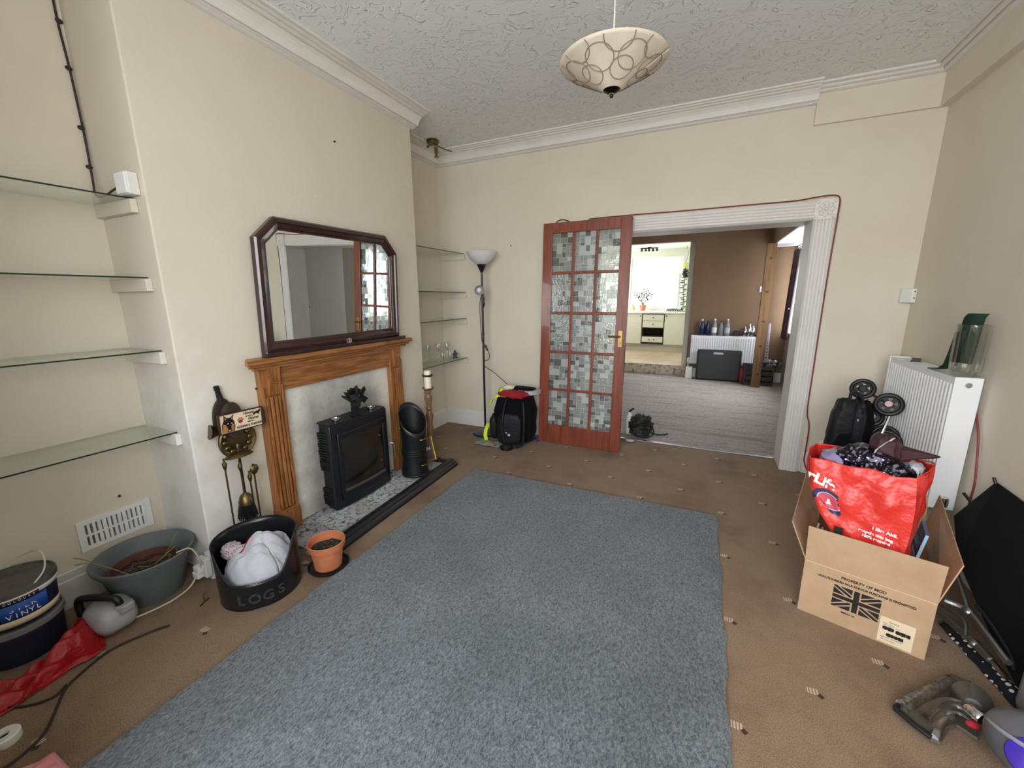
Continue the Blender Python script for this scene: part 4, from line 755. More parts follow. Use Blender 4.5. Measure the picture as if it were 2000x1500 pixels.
# sign built flat in x (along) / z (up), then turned onto the wall
obj('sign_plate', B(0, 0.215, 0, 0.004, 0, 0.098), paper, sg)
sf = MB()
for a in ((0, 0.215, -0.003, 0.006, 0, 0.004), (0, 0.215, -0.003, 0.006, 0.094, 0.098), (0, 0.004, -0.003, 0.006, 0.004, 0.094), (0.211, 0.215, -0.003, 0.006, 0.004, 0.094)): sf.box(*a)
obj('sign_border', sf, DW, sg)
TAN = M('tan print', 'a5713e', 0.8)
def flat(pts, y, m, name): obj(name, MB().prism(pts, y, y - 0.0008, 'y'), m, sg)
flat([(0.012, 0.006), (0.070, 0.006), (0.075, 0.03), (0.072, 0.055), (0.066, 0.066), (0.071, 0.09), (0.056, 0.076), (0.040, 0.077), (0.026, 0.092), (0.024, 0.066), (0.014, 0.045)], -0.0005, black_plastic, 'dog_head')
flat([(0.030, 0.066), (0.028, 0.083), (0.038, 0.072)], -0.0015, TAN, 'dog_ear'); flat([(0.058, 0.070), (0.066, 0.082), (0.063, 0.066)], -0.0015, TAN, 'dog_ear')
flat([(0.012, 0.006), (0.034, 0.006), (0.040, 0.020), (0.032, 0.044), (0.018, 0.05)], -0.0015, TAN, 'dog_cheek'); flat([(0.056, 0.006), (0.068, 0.012), (0.071, 0.04), (0.062, 0.046), (0.055, 0.03)], -0.0015, TAN, 'dog_cheek')
flat([(0.040, 0.018), (0.054, 0.018), (0.056, 0.028), (0.050, 0.034), (0.042, 0.033)], -0.0023, black_plastic, 'dog_nose'); flat([(0.040, 0.010), (0.052, 0.010), (0.050, 0.016), (0.042, 0.016)], -0.0023, pink, 'dog_tongue')
for x in (0.038, 0.055): flat([(x, 0.048), (x + 0.005, 0.051), (x + 0.006, 0.048), (x + 0.002, 0.046)], -0.0023, white_ink, 'dog_eye')
for s_, x, z, sz, m in (('House', 0.118, 0.074, 0.021, ink), ('is not a', 0.128, 0.061, 0.012, ink), ('Home', 0.140, 0.043, 0.021, ink), ('without a', 0.136, 0.0325, 0.009, ink), ('GERMAN SHEPHERD', 0.080, 0.012, 0.0165, M('blue print', '23304a', 0.8))):
    text(s_, sz, (x, -0.001, z), (1, 0, 0), (0, 0, 1), m, sg, 'sign_lettering', bold=0.0004, shear=0.2 if s_ in ('House', 'Home') else 0)
pawm = MB().ball((0.102, -0.001, 0.046), (0.011, 0.001, 0.009), 12)
for k, (dx, dz) in enumerate(((-0.011, 0.010), (-0.004, 0.015), (0.005, 0.015), (0.012, 0.009))): pawm.ball((0.102 + dx, -0.001, 0.046 + dz), (0.0035, 0.001, 0.004), 8)
obj('paw_print', pawm, red_cloth, sg)
flat([(0.168, 0.070), (0.182, 0.080), (0.196, 0.082), (0.204, 0.090), (0.206, 0.076), (0.198, 0.070), (0.200, 0.060), (0.194, 0.062), (0.190, 0.068), (0.178, 0.067), (0.172, 0.060), (0.168, 0.062)], -0.0005, black_plastic, 'running_dog')
sg.location = (-2.052, 1.088, 0.720); sg.rotation_euler = Euler((0.0, math.radians(1.5), math.radians(90)), 'XYZ')
# ---- coal scuttle, candlestick, box with 54
sc_ = thing('coal_scuttle', (-1.915, 2.33, 0.04), 'tall black metal coal scuttle with slanted mouth and brass handles on the hearth', 'coal scuttle')
QX, QY = -1.915, 2.335
def scf(u, v):
    a = 2 * PI * u; top = 0.475 + 0.10 * math.cos(a - math.radians(150)); rr = 0.098 - 0.012 * math.sin(PI * min(1, v * 1.1)) ; return (QX + rr * math.cos(a), QY + rr * math.sin(a), 0.037 + (top - 0.037) * v)
obj('body', MB().grid(scf, 48, 16), iron, sc_, smooth=True, solid=0.003)
obj('base', MB().lathe([(0.1, 0), (0.102, 0.01), (0.098, 0.016)], (QX, QY, 0.036), 40), iron, sc_)
obj('rolled_lip', MB().tube([scf(i / 48, 1) for i in range(49)], 0.004, 6, smooth=False), iron_gloss, sc_, smooth=True)
for z in (0.205, 0.222, 0.238): obj('ring_band', MB().torus((QX, QY, z), 0.0895, 0.0035, (0, 0, 1), 40, 6), iron, sc_, smooth=True)
for z, a in ((0.335, -0.15), (0.135, -0.15)):
    c, s2 = math.cos(a), math.sin(a); pt = lambda d, o: (QX + d * c - o * s2, QY + d * s2 + o * c, z)
    obj('brass_handle', MB().tube([pt(0.088, -0.035), pt(0.118, -0.033), pt(0.122, 0), pt(0.118, 0.033), pt(0.088, 0.035)], 0.005), brass, sc_, smooth=True)
obj('brass_side_rod', MB().tube([(QX - 0.045, QY - 0.095, 0.42), (QX - 0.045, QY - 0.1, 0.07)], 0.0035).ball((QX - 0.045, QY - 0.095, 0.42), 0.008, 10), brass, sc_, smooth=True)
ck = thing('candlestick', (-2.0, 2.64, 0), 'tall turned brown wooden candlestick behind the coal scuttle', 'candlestick')
KX, KY = -2.0, 2.66
obj('stem', MB().lathe([(0.07, 0), (0.07, 0.02), (0.045, 0.05), (0.02, 0.08), (0.028, 0.12), (0.018, 0.18), (0.03, 0.26), (0.022, 0.33), (0.033, 0.40), (0.018, 0.44), (0.026, 0.46), (0.018, 0.48), (0.026, 0.52), (0.031, 0.555), (0.018, 0.585), (0.026, 0.60), (0.020, 0.615)], (KX, KY, 0), 24), candle_wood, ck, smooth=True)
obj('drip_dish', MB().lathe([(0.018, 0.612), (0.040, 0.622), (0.05, 0.634), (0.047, 0.637), (0.0001, 0.63)], (KX, KY, 0), 28), candle_wood, ck, smooth=True)
cd = thing('pillar_candle', (KX, KY, 0.634), 'cream pillar candle with a black beaded band on the tall candlestick', 'candle')
obj('wax', MB().lathe([(0.0285, 0.634), (0.0285, 0.768), (0.025, 0.775), (0.018, 0.770), (0.0001, 0.768)], (KX, KY, 0), 28), wax, cd, smooth=True)
bd = MB()
for i in range(18): a = i * 2 * PI / 18; bd.ball((KX + 0.035 * math.cos(a), KY + 0.035 * math.sin(a), 0.738), 0.009, 8)
obj('beaded_band', bd, black_plastic, cd, smooth=True)
bk = thing('match_box', (0, 0, 0), 'brown box numbered 54 with a yellow edge leaning on the hearth corner', 'box')
obj('box_body', B(0, 0.095, 0, 0.05, 0, 0.20), M('brown box card', '6b3a22', 0.6), bk, bev=0.003); obj('yellow_edge', B(0.089, 0.0955, -0.001, 0.051, 0.002, 0.198), M('yellow strip', 'd9c94a', 0.6), bk)
obj('dark_panel', B(0.02, 0.075, -0.0012, 0, 0.02, 0.165), M('dark red panel', '2c120e', 0.5), bk); text('54', 0.034, (0.050, -0.002, 0.095), (1, 0, 0), (0, 0, 1), white_ink, bk, 'number', align='CENTER')
bk.location = (-1.93, 2.475, 0.06); bk.rotation_euler = Euler((math.radians(-10), math.radians(-9), math.radians(42)), 'XYZ')
lt = thing('gas_lighter', (-1.845, 2.555, 0.053), 'small dark lighter with a chrome top on the hearth corner', 'lighter')
obj('body', MB().lathe([(0.009, 0), (0.009, 0.045)], (-1.845, 2.555, 0.053), 14), M('dark red plastic', '4a1418', 0.4), lt); obj('cap', MB().lathe([(0.0095, 0.045), (0.008, 0.062), (0.0001, 0.064)], (-1.845, 2.555, 0.053), 14), chrome, lt, smooth=True)
# ---- floor lamp
fl_ = thing('floor_lamp', (-1.92, 3.46, 0), 'black uplighter floor lamp with frosted bowl in the far left corner', 'floor lamp')
LX, LY = -1.915, 3.46
obj('base', MB().lathe([(0.125, 0), (0.13, 0.004), (0.128, 0.018), (0.02, 0.026), (0.014, 0.04)], (LX, LY, 0), 40), iron_gloss, fl_, smooth=True)
obj('pole', MB().lathe([(0.0105, 0.03), (0.0105, 1.0), (0.013, 1.0), (0.013, 1.02), (0.0105, 1.02), (0.0105, 1.60)], (LX, LY, 0), 16), iron_gloss, fl_, smooth=True)
obj('shade_holder', MB().lathe([(0.012, 1.585), (0.018, 1.595), (0.045, 1.655), (0.043, 1.658), (0.0001, 1.655)], (LX, LY, 0), 28), iron_gloss, fl_, smooth=True)
obj('bowl_shade', MB().lathe([(0.044, 1.657), (0.09, 1.69), (0.125, 1.73), (0.142, 1.768), (0.146, 1.768), (0.143, 1.762), (0.138, 1.765), (0.12, 1.728), (0.085, 1.695), (0.0001, 1.665)], (LX, LY, 0), 48), frosted, fl_, smooth=True)
sp_ = obj('reading_spot', MB().lathe([(0.012, -0.07), (0.022, -0.05), (0.036, 0.0), (0.046, 0.03), (0.044, 0.032), (0.034, 0.005), (0.0001, -0.01)], (LX + 0.005, LY - 0.06, 1.418), 28, axis=(0.45, -0.9, 0.05)), MATS['pale grey plastic'], fl_, smooth=True)
obj('spot_bulb', MB().ball((LX + 0.014, LY - 0.082, 1.42), 0.024, 14), white_clean, sp_, smooth=True)
obj('gooseneck', MB().tube([(LX, LY, 1.25), (LX + 0.025, LY - 0.01, 1.30), (LX + 0.02, LY - 0.005, 1.37), (LX, LY - 0.02, 1.405)], 0.008), iron_gloss, fl_, smooth=True)
obj('flex', MB().tube([(LX - 0.012, LY - 0.01, 1.36), (LX - 0.03, LY, 1.25), (LX - 0.02, LY, 1.0), (LX + 0.0, LY - 0.012, 0.92), (LX + 0.04, LY, 0.86), (LX + 0.065, LY, 0.80), (LX + 0.05, LY, 0.76), (LX + 0.015, LY, 0.75), (LX + 0.012, LY - 0.012, 0.70), (LX + 0.10, LY, 0.645), (LX + 0.18, LY + 0.02, 0.575), (LX + 0.25, LY + 0.02, 0.52), (LX + 0.27, LY + 0.03, 0.45)], 0.0035), dark_cord, fl_, smooth=True)
obj('foot_switch', MB().tube([(LX + 0.022, LY - 0.01, 0.905), (LX + 0.045, LY - 0.005, 0.855)], 0.011), black_plastic, fl_, smooth=True)
# ---- backpack and things on it
bp_ = thing('backpack', (-1.55, 3.42, 0), 'bulging black backpack on the floor between the lamp and the glazed door', 'backpack')
T0 = Matrix.Translation((-1.545, 3.40, 0)) @ Matrix.Rotation(math.radians(12), 4, 'Z')
m_ = MB(); superball(m_, (0, 0, 0.235), (0.20, 0.15, 0.235), 0.55, 40, 28, T0, lambda x, y, z: 1 + 0.03 * math.sin(9 * x + 2) * (z < 0.9) + 0.03 * math.sin(7 * z)); obj('main_body', m_, black_fabric, bp_, smooth=True)
m_ = MB(); superball(m_, (-0.02, -0.16, 0.17), (0.115, 0.055, 0.15), 0.5, 28, 18, T0, lump(0.03, 4)); fpk = obj('front_pocket', m_, black_nylon, bp_, smooth=True)
m_ = MB(); superball(m_, (-0.19, -0.03, 0.15), (0.05, 0.09, 0.12), 0.6, 20, 14, T0, lump(0.05, 4)); obj('side_pocket', m_, black_nylon, bp_, smooth=True)
obj('shoulder_strap', MB().tube([T0 @ Vector(p) for p in ((0.10, -0.15, 0.42), (0.115, -0.19, 0.30), (0.115, -0.20, 0.15), (0.10, -0.20, 0.04), (0.03, -0.22, 0.012))], 0.013, 8), black_nylon, bp_, smooth=True)
obj('shoulder_strap', MB().tube([T0 @ Vector(p) for p in ((-0.06, -0.14, 0.44), (-0.07, -0.215, 0.33), (-0.08, -0.225, 0.2), (-0.06, -0.23, 0.06))], 0.011, 8), black_nylon, bp_, smooth=True)
obj('emblem', MB().ball(T0 @ Vector((-0.02, -0.217, 0.125)), (0.014, 0.003, 0.012), 10).ball(T0 @ Vector((-0.045, -0.217, 0.145)), (0.008, 0.003, 0.006), 8), grey_cloth, fpk)
hv = thing('hi_vis_strap', (-1.70, 3.33, 0.3), 'fluorescent yellow strap hanging over the left side of the black backpack', 'strap')
def ribbon(pts, w, name, m, par, thick=0.003):
    """flat band through points; w = half-width vector"""
    pts = [Vector(p) for p in pts]; w = Vector(w); mb = MB(); vs = []
    for p in pts: vs += [p - w, p + w]
    mb.add(vs, [(2 * i, 2 * i + 1, 2 * i + 3, 2 * i + 2) for i in range(len(pts) - 1)]); return obj(name, mb, m, par, smooth=True, solid=thick)
ribbon([(-1.585, 3.30, 0.465), (-1.64, 3.27, 0.475), (-1.69, 3.255, 0.46), (-1.72, 3.245, 0.42), (-1.735, 3.235, 0.375)], (0.012, 0.012, 0.018), 'upper_band', hi_vis, hv, 0.006)
ribbon([(-1.73, 3.40, 0.46), (-1.70, 3.38, 0.495), (-1.66, 3.36, 0.505)], (0.0, 0.02, 0.02), 'rear_band', hi_vis, hv, 0.006)
ribbon([(-1.79, 3.30, 0.17), (-1.805, 3.27, 0.11), (-1.80, 3.25, 0.06), (-1.785, 3.24, 0.02)], (0.016, 0.008, 0.0), 'lower_band', hi_vis, hv, 0.006)
m_ = MB(); superball(m_, (-1.52, 3.30, 0.485), (0.14, 0.09, 0.028), 0.8, 30, 12, Matrix.Rotation(0.0, 4, 'Z'), lump(0.10, 4)); tag(obj('red_cloth', m_, red_cloth, smooth=True), 'dark red folded cloth lying on top of the black backpack', 'clothing')
m_ = MB(); superball(m_, (-1.43, 3.42, 0.492), (0.12, 0.10, 0.026), 0.8, 30, 12, None, lump(0.08, 4, 2)); tag(obj('grey_cloth', m_, grey_cloth, smooth=True), 'pale grey cloth lying at the back of the black backpack', 'clothing')
m_ = MB(); superball(m_, (-1.47, 3.40, 0.522), (0.12, 0.06, 0.016), 0.8, 24, 10, None, lump(0.08, 5, 1)); tag(obj('black_cloth', m_, black_fabric, smooth=True), 'black cloth between the red and pale grey cloths on the backpack', 'clothing')
m_ = MB(); superball(m_, (-1.60, 3.37, 0.53), (0.06, 0.05, 0.018), 0.8, 24, 10, None, lump(0.1, 5, 3)); tag(obj('cream_cloth', m_, wax, smooth=True), 'small cream cloth at the top left of the pile on the backpack', 'clothing')
pk = thing('plastic_packet', (-1.72, 3.20, 0), 'clear plastic packet with colourful print on the floor before the backpack', 'packet')
obj('film', MB().grid(lambda u, v: (-1.86 + 0.26 * u, 3.13 + 0.14 * v, 0.006 + 0.012 * abs(math.sin(7 * u + 3 * v))), 14, 8), M('cloudy film', 'a9b0ae', 0.2, alpha=0.75), pk, smooth=True, solid=0.001)
obj('orange_print', B(-1.76, -1.66, 3.15, 3.17, 0.02, 0.022), M('orange print', 'd98a63', 0.6), pk); obj('green_print', B(-1.83, -1.77, 3.19, 3.24, 0.018, 0.020), M('green print', '6f9a84', 0.6), pk)
rn = thing('shiny_can', (-1.53, 3.14, 0), 'shiny dark can or tape reel on the floor at the foot of the backpack', 'can')
obj('reel', MB().lathe([(0.055, 0), (0.06, 0.004), (0.06, 0.026), (0.054, 0.03), (0.04, 0.024), (0.0001, 0.022)], (-1.53, 3.155, 0), 28), black_plastic, rn, smooth=True); obj('silver_face', MB().lathe([(0.045, 0.026), (0.045, 0.029), (0.0001, 0.029)], (-1.53, 3.155, 0), 28), steel, rn)
tag(obj('blue_cloth', MB().grid(lambda u, v: (-1.42 + 0.09 * u, 3.42 + 0.08 * v, 0.004 + 0.012 * math.sin(PI * u)), 8, 6), M('blue cloth', '3a4a86', 0.8), smooth=True, solid=0.003), 'scrap of blue cloth on the floor beside the glazed door foot', 'cloth')
# ---- glasses and star on the lowest far shelf
def wineglass(x, y, z, up=True):
    return MB().lathe([(0.028, 0), (0.03, 0.002), (0.004, 0.008), (0.0035, 0.07), (0.012, 0.085), (0.03, 0.11), (0.034, 0.135), (0.029, 0.165), (0.027, 0.165), (0.032, 0.135), (0.028, 0.112), (0.0001, 0.088)], (x, y, z), 20)
for i, (x, y, w) in enumerate(((-2.40, 3.22, 'leftmost'), (-2.36, 3.33, 'second from the left'), (-2.41, 3.42, 'at the back in the middle'), (-2.34, 3.46, 'right of the middle'))):
    tag(obj('wine_glass', wineglass(x, y, 0.7412), vase_glass, smooth=True), 'clear stemmed wine glass on the lowest far glass shelf, ' + w, 'wine glass', 'wine glasses on the lowest far shelf')
for i, (x, y, w) in enumerate(((-2.29, 3.30, 'in front of the wine glasses'), (-2.28, 3.42, 'nearest the blue star'))):
    tag(obj('tumbler', MB().lathe([(0.024, 0), (0.026, 0.003), (0.031, 0.085), (0.029, 0.085), (0.024, 0.008), (0.0001, 0.008)], (x, y, 0.7412), 20), vase_glass, smooth=True), 'small clear glass tumbler on the lowest far shelf, ' + w, 'tumbler', 'tumblers on the lowest far shelf')
stp = [(0.05 * (1 if i % 2 == 0 else 0.42) * math.sin(i * PI / 5), 0.05 * (1 if i % 2 == 0 else 0.42) * math.cos(i * PI / 5)) for i in range(10)]
tag(obj('blue_star', MB().prism([(3.50 + a, 0.7835 + b) for a, b in stp], -2.28, -2.262, 'x', None), M('deep blue glass', '12395e', 0.15), bev=0.004), 'deep blue star ornament at the end of the lowest far glass shelf', 'ornament')
# ---- glazed door leaning at the opening
dr = thing('glazed_door', (0, 0, 0), 'red mahogany stained door with fifteen obscured glass panes leaning beside the opening', 'door')
def patchwork(x0, x1, z0, z1, col):
    """random little rectangles with pale leads between them, one pane"""
    mb = MB(); todo = [(x0, x1, z0, z1)]
    def q(a, b, c, d, y, k): mb.cur = k; mb.add([(a, y, c), (b, y, c), (b, y, d), (a, y, d), (a, y + 0.003, c), (b, y + 0.003, c), (b, y + 0.003, d), (a, y + 0.003, d)], [(0, 1, 2, 3), (7, 6, 5, 4), (0, 4, 5, 1), (2, 6, 7, 3), (1, 5, 6, 2), (0, 3, 7, 4)])
    L = 0.0028
    while todo:
        a, b, c, d = todo.pop(); w, h = b - a, d - c
        if max(w, h) > 0.072 or (max(w, h) > 0.05 and random.random() < 0.55):
            f = 0.35 + 0.3 * random.random()
            if w > h * (0.8 + 0.4 * random.random()): m = a + w * f; todo += [(a, m - L / 2, c, d), (m + L / 2, b, c, d)]; q(m - L / 2, m + L / 2, c, d, 0.018, 4)
            else: m = c + h * f; todo += [(a, b, c, m - L / 2), (a, b, m + L / 2, d)]; q(a, b, m - L / 2, m + L / 2, 0.018, 4)
        else: q(a, b, c, d, 0.018, random.choices((0, 1, 2, 3), (3, 2.2, 4, 2.2))[0])
    return mb
W_, H_ = 0.767, 1.985; sw = 0.088; tr_, br_ = 0.088, 0.175; mt = 0.024
obj('left_stile', B(0, sw, 0, 0.04, 0, H_), mahog_v, dr, bev=0.003); obj('right_stile', B(W_ - sw, W_, 0, 0.04, 0, H_), mahog_v, dr, bev=0.003)
obj('top_rail', B(sw, W_ - sw, 0, 0.04, H_ - tr_, H_), mahog_v, dr, bev=0.003); obj('bottom_rail', B(sw, W_ - sw, 0, 0.04, 0, br_), mahog_v, dr, bev=0.003)
pw = (W_ - 2 * sw - 2 * mt) / 3; ph = (H_ - tr_ - br_ - 4 * mt) / 5
for i in range(2): x = sw + pw * (i + 1) + mt * i; obj('glazing_bar', B(x, x + mt, 0.004, 0.036, br_, H_ - tr_), mahog_v, dr, bev=0.004)
for j in range(4):
    z = br_ + ph * (j + 1) + mt * j; obj('glazing_bar', MB().box(sw, W_ - sw, 0.005, 0.035, z, z + mt), mahog_v, dr, bev=0.004)
for i in range(3):
    for j in range(5):
        x = sw + i * (pw + mt); z = br_ + j * (ph + mt); obj('glass_pane', patchwork(x, x + pw, z, z + ph, i), pane, dr)
hp = obj('handle_plate', B(W_ - 0.062, W_ - 0.026, -0.004, 0, 0.93, 1.07), brass, dr, bev=0.003)
obj('lever', MB().tube([(W_ - 0.044, -0.004, 1.02), (W_ - 0.044, -0.045, 1.02), (W_ - 0.06, -0.052, 1.02), (W_ - 0.135, -0.05, 1.018)], 0.008), brass, hp, smooth=True)
obj('key_escutcheon', MB().lathe([(0.01, 0), (0.008, 0.004), (0.0001, 0.004)], (W_ - 0.044, -0.004, 0.965), 16, axis=(0, -1, 0)), brass, hp, smooth=True)
dr.location = (-1.345, 3.475, 0.004); dr.rotation_euler = Euler((math.radians(-2.75), 0, math.radians(-1.2)), 'XYZ')
tag(obj('wire_loop', MB().tube([(-1.25, 3.60, 1.98), (-1.22, 3.60, 2.005), (-1.17, 3.60, 2.012), (-1.11, 3.60, 1.99)], 0.004), dark_cord, smooth=True), 'small dark wire loop on the top edge of the glazed door', 'wire')
# ---- red cable round the architrave
ya = 3.625
tag(obj('red_cable', MB().tube([(-0.95, ya, 2.004), (-0.58, 3.612, 2.004), (-0.2, ya, 2.003), (0.25, ya, 2.004), (0.52, ya, 2.004), (0.64, ya - 0.018, 2.012), (0.74, ya - 0.016, 2.016), (0.778, ya - 0.008, 1.99), (0.782, ya, 1.9), (0.779, ya + 0.012, 1.6), (0.776, ya + 0.012, 1.2), (0.776, ya + 0.012, 0.8), (0.776, ya + 0.01, 0.5), (0.80, ya, 0.38), (0.80, ya - 0.004, 0.2), (0.80, 3.618, 0.1), (0.83, 3.60, 0.02)], 0.0045), red_cord, smooth=True), 'dark red cable running over and down the white architrave of the opening', 'cable')
# ================================================================== RIGHT SIDE
rd = thing('radiator', (1.19, 3.05, 0.282), 'white double panel radiator with fluted face and smooth end on the right wall', 'radiator')
rp = MB(); y = 2.672
while y < 3.42:
    rp.prism([(1.1390, y + 0.004), (1.1330, y + 0.010), (1.1330, y + 0.020), (1.1390, y + 0.026)], 0.31, 0.925, 'z'); y += 0.0325
rp.box(1.139, 1.150, 2.661, 3.435, 0.282, 0.957); obj('front_panel', rp, white_clean, rd, bev=0.002)
obj('rear_panel', B(1.222, 1.235, 2.661, 3.435, 0.282, 0.957), white_clean, rd, bev=0.002)
obj('end_cover', B(1.135, 1.237, 2.655, 2.663, 0.275, 0.962), white_clean, rd, bev=0.003); obj('end_cover', B(1.135, 1.237, 3.433, 3.441, 0.275, 0.962), white_clean, rd, bev=0.003)
gm = MB(); gm.box(1.148, 1.225, 2.663, 3.433, 0.935, 0.947)
for i in range(50): yy = 2.675 + i * 0.0152; gm.box(1.152, 1.221, yy, yy + 0.006, 0.947, 0.952)
obj('top_grille', gm, white_plastic, rd)
obj('end_trim', B(1.133, 1.239, 2.655, 3.441, 0.953, 0.958), white_clean, rd) if False else None
obj('air_vent_plug', MB().lathe([(0.013, 0), (0.012, 0.006), (0.006, 0.007), (0.0001, 0.007)], (1.186, 2.655, 0.925), 20, axis=(0, -1, 0)), chrome, rd, smooth=True)
obj('valve', MB().lathe([(0.016, 0), (0.018, 0.02), (0.016, 0.045), (0.008, 0.05)], (1.186, 2.635, 0.30), 18, axis=(0, 0, 1)).tube([(1.186, 2.635, 0.30), (1.186, 2.635, 0.0)], 0.0075).tube([(1.186, 2.635, 0.31), (1.186, 2.66, 0.31)], 0.009), chrome, rd, smooth=True)
obj('wall_bracket', MB().box(1.235, 1.257, 2.8, 2.84, 0.35, 0.9).box(1.235, 1.257, 3.28, 3.32, 0.35, 0.9), white_clean, rd)
vs_ = thing('glass_vase', (1.19, 2.71, 0.958), 'large clear glass vase standing on the near end of the white radiator', 'vase')
obj('vase_body', MB().lathe([(0.03, 0.958), (0.042, 0.962), (0.054, 0.985), (0.057, 1.03), (0.060, 1.21), (0.057, 1.21), (0.054, 1.03), (0.050, 0.99), (0.035, 0.972), (0.0001, 0.970)], (1.187, 2.722, 0), 40), vase_glass, vs_, smooth=True)
vr = MB()
for i in range(14): a = i * 2 * PI / 14; vr.tube([(1.187 + 0.0535 * math.cos(a), 2.722 + 0.0535 * math.sin(a), 0.985), (1.187 + 0.0562 * math.cos(a), 2.722 + 0.0562 * math.sin(a), 1.06)], 0.0022, 5, smooth=False)
obj('cut_ribs', vr, vase_glass, vs_, smooth=True); obj('vase_rim', MB().torus((1.187, 2.722, 1.21), 0.0585, 0.0022, (0, 0, 1), 40, 6), vase_glass, vs_, smooth=True)
gc = thing('green_cloth', (1.19, 2.80, 0.958), 'dark green cloth lying on the radiator and rising into the glass vase', 'cloth')
ribbon([(1.165, 2.95, 0.962), (1.165, 2.90, 0.966), (1.165, 2.85, 0.975), (1.17, 2.815, 1.0), (1.172, 2.80, 1.05), (1.176, 2.79, 1.12), (1.18, 2.785, 1.17)], (0.030, 0.01, 0.0), 'hanging_tail', green_cloth, gc, 0.004)
ribbon([(1.187, 2.755, 1.02), (1.187, 2.745, 1.12), (1.187, 2.74, 1.2), (1.187, 2.73, 1.245), (1.19, 2.715, 1.262)], (0.020, -0.034, 0.0), 'folded_end', green_cloth, gc, 0.012)
rc = thing('remote_control', (0, 0, 0), 'dark remote control with a pale edge lying on top of the radiator', 'remote control')
obj('upper_shell', B(-0.02, 0.02, -0.07, 0.07, 0.009, 0.02), black_plastic, rc, bev=0.003); obj('lower_shell', B(-0.021, 0.021, -0.071, 0.071, 0, 0.009), grey_cloth, rc, bev=0.002); rc.location = (1.19, 3.23, 0.953); rc.rotation_euler = (0, 0, math.radians(-22))
tag(obj('paper_slip', MB().prism([(1.15, 3.32), (1.21, 3.30), (1.228, 3.41), (1.15, 3.43)], 0.953, 0.9545, 'z'), white_clean), 'slip of white paper on the far end of the radiator top', 'paper')
th = thing('corner_sensor', (1.225, 3.6, 1.30), 'small cream alarm sensor box fixed across the right back corner', 'sensor')
obj('sensor_body', MB().prism([(1.19, 3.65), (1.19, 3.625), (1.235, 3.585), (1.257, 3.585), (1.257, 3.65)], 1.30, 1.392, 'z'), white_plastic, th, bev=0.004)
obj('sensor_detail', MB().prism([(1.2, 3.6245), (1.198, 3.622), (1.222, 3.6005), (1.224, 3.603)], 1.31, 1.38, 'z'), M('cream plastic', 'cfc8b2', 0.5), th); obj('screw_head', MB().ball((1.247, 3.584, 1.33), 0.004, 8).ball((1.247, 3.584, 1.372), 0.004, 8), black_plastic, th)
tag(obj('red_cable', MB().tube([(1.246, 2.69, 0.80), (1.247, 2.63, 0.70), (1.248, 2.60, 0.6), (1.248, 2.57, 0.47), (1.247, 2.57, 0.38), (1.24, 2.56, 0.25), (1.226, 2.56, 0.12), (1.222, 2.56, 0.02)], 0.0045), red_cord, smooth=True), 'dark red cable dropping down the right wall beside the radiator end', 'cable')
# ---- cardboard box in its own frame (u right, v back)
def BT(): m = Matrix(((0.956, 0.293, 0, 0.484), (-0.293, 0.956, 0, 1.935), (0, 0, 1, 0), (0, 0, 0, 1))); return m
T = BT(); CW, CD, CH = 0.40, 0.68, 0.245; th_ = 0.004
cbx = thing('cardboard_box', (0.484, 1.935, 0), 'open brown cardboard box printed with a black union flag beside the radiator', 'box')
obj('front_wall', B(0, CW, 0, th_, 0, CH, T=T), cardboard, cbx); obj('back_wall', B(0, CW, CD - th_, CD, 0, CH, T=T), cardboard, cbx)
obj('side_wall', B(0, th_, th_, CD - th_, 0, CH, T=T), cardboard, cbx); obj('side_wall', B(CW - th_, CW, th_, CD - th_, 0, CH, T=T), cardboard, cbx); obj('base', B(th_, CW - th_, th_, CD - th_, 0.001, 0.005, T=T), cardboard, cbx)
obj('front_flap', MB().hexa([(0.0, 0.0, CH), (CW, 0, CH), (CW, th_, CH), (0, th_, CH)], [(-0.004, -0.018, 0.410), (CW + 0.002, -0.018, 0.410), (CW + 0.002, -0.014, 0.410), (-0.004, -0.014, 0.410)], T), cardboard, cbx)
obj('back_flap', MB().hexa([(0.0, CD - th_, CH), (CW, CD - th_, CH), (CW, CD, CH), (0, CD, CH)], [(0.01, CD + 0.0, 0.40), (CW - 0.01, CD + 0.0, 0.40), (CW - 0.01, CD + 0.004, 0.40), (0.01, CD + 0.004, 0.40)], T), cardboard, cbx)
obj('side_flap', MB().hexa([(0, 0.0, CH), (th_, 0.0, CH), (th_, CD, CH), (0, CD, CH)], [(-0.068, 0.03, 0.385), (-0.064, 0.03, 0.387), (-0.088, 0.68, 0.392), (-0.092, 0.68, 0.39)], T), cardboard, cbx)
obj('side_flap', MB().hexa([(CW - th_, 0.0, CH), (CW, 0.0, CH), (CW, CD, CH), (CW - th_, CD, CH)], [(CW + 0.048, 0.08, 0.387), (CW + 0.052, 0.08, 0.385), (CW + 0.034, 0.74, 0.40), (CW + 0.030, 0.74, 0.402)], T), cardboard, cbx)
UD = Vector((0.956, -0.293, 0)); ZD = Vector((0, 0, 1)); FN = Vector((-0.293, -0.956, 0))
def onbox(u, z, d=0.0006): return T @ Vector((u, -d, z))
text('PROPERTY OF MOD', 0.0155, onbox(0.195, 0.213), UD, ZD, ink, cbx, 'printed_lettering', align='CENTER', bold=0.0005); text('UNAUTHORISED SALE AND/OR PURCHASE IS PROHIBITED', 0.0128, onbox(0.20, 0.193), UD, ZD, ink, cbx, 'printed_lettering', align='CENTER', bold=0.0005, sx=0.9)
text('MENU 12', 0.0105, onbox(0.165, 0.062), UD, ZD, ink, cbx, 'printed_lettering', align='CENTER', bold=0.0004)
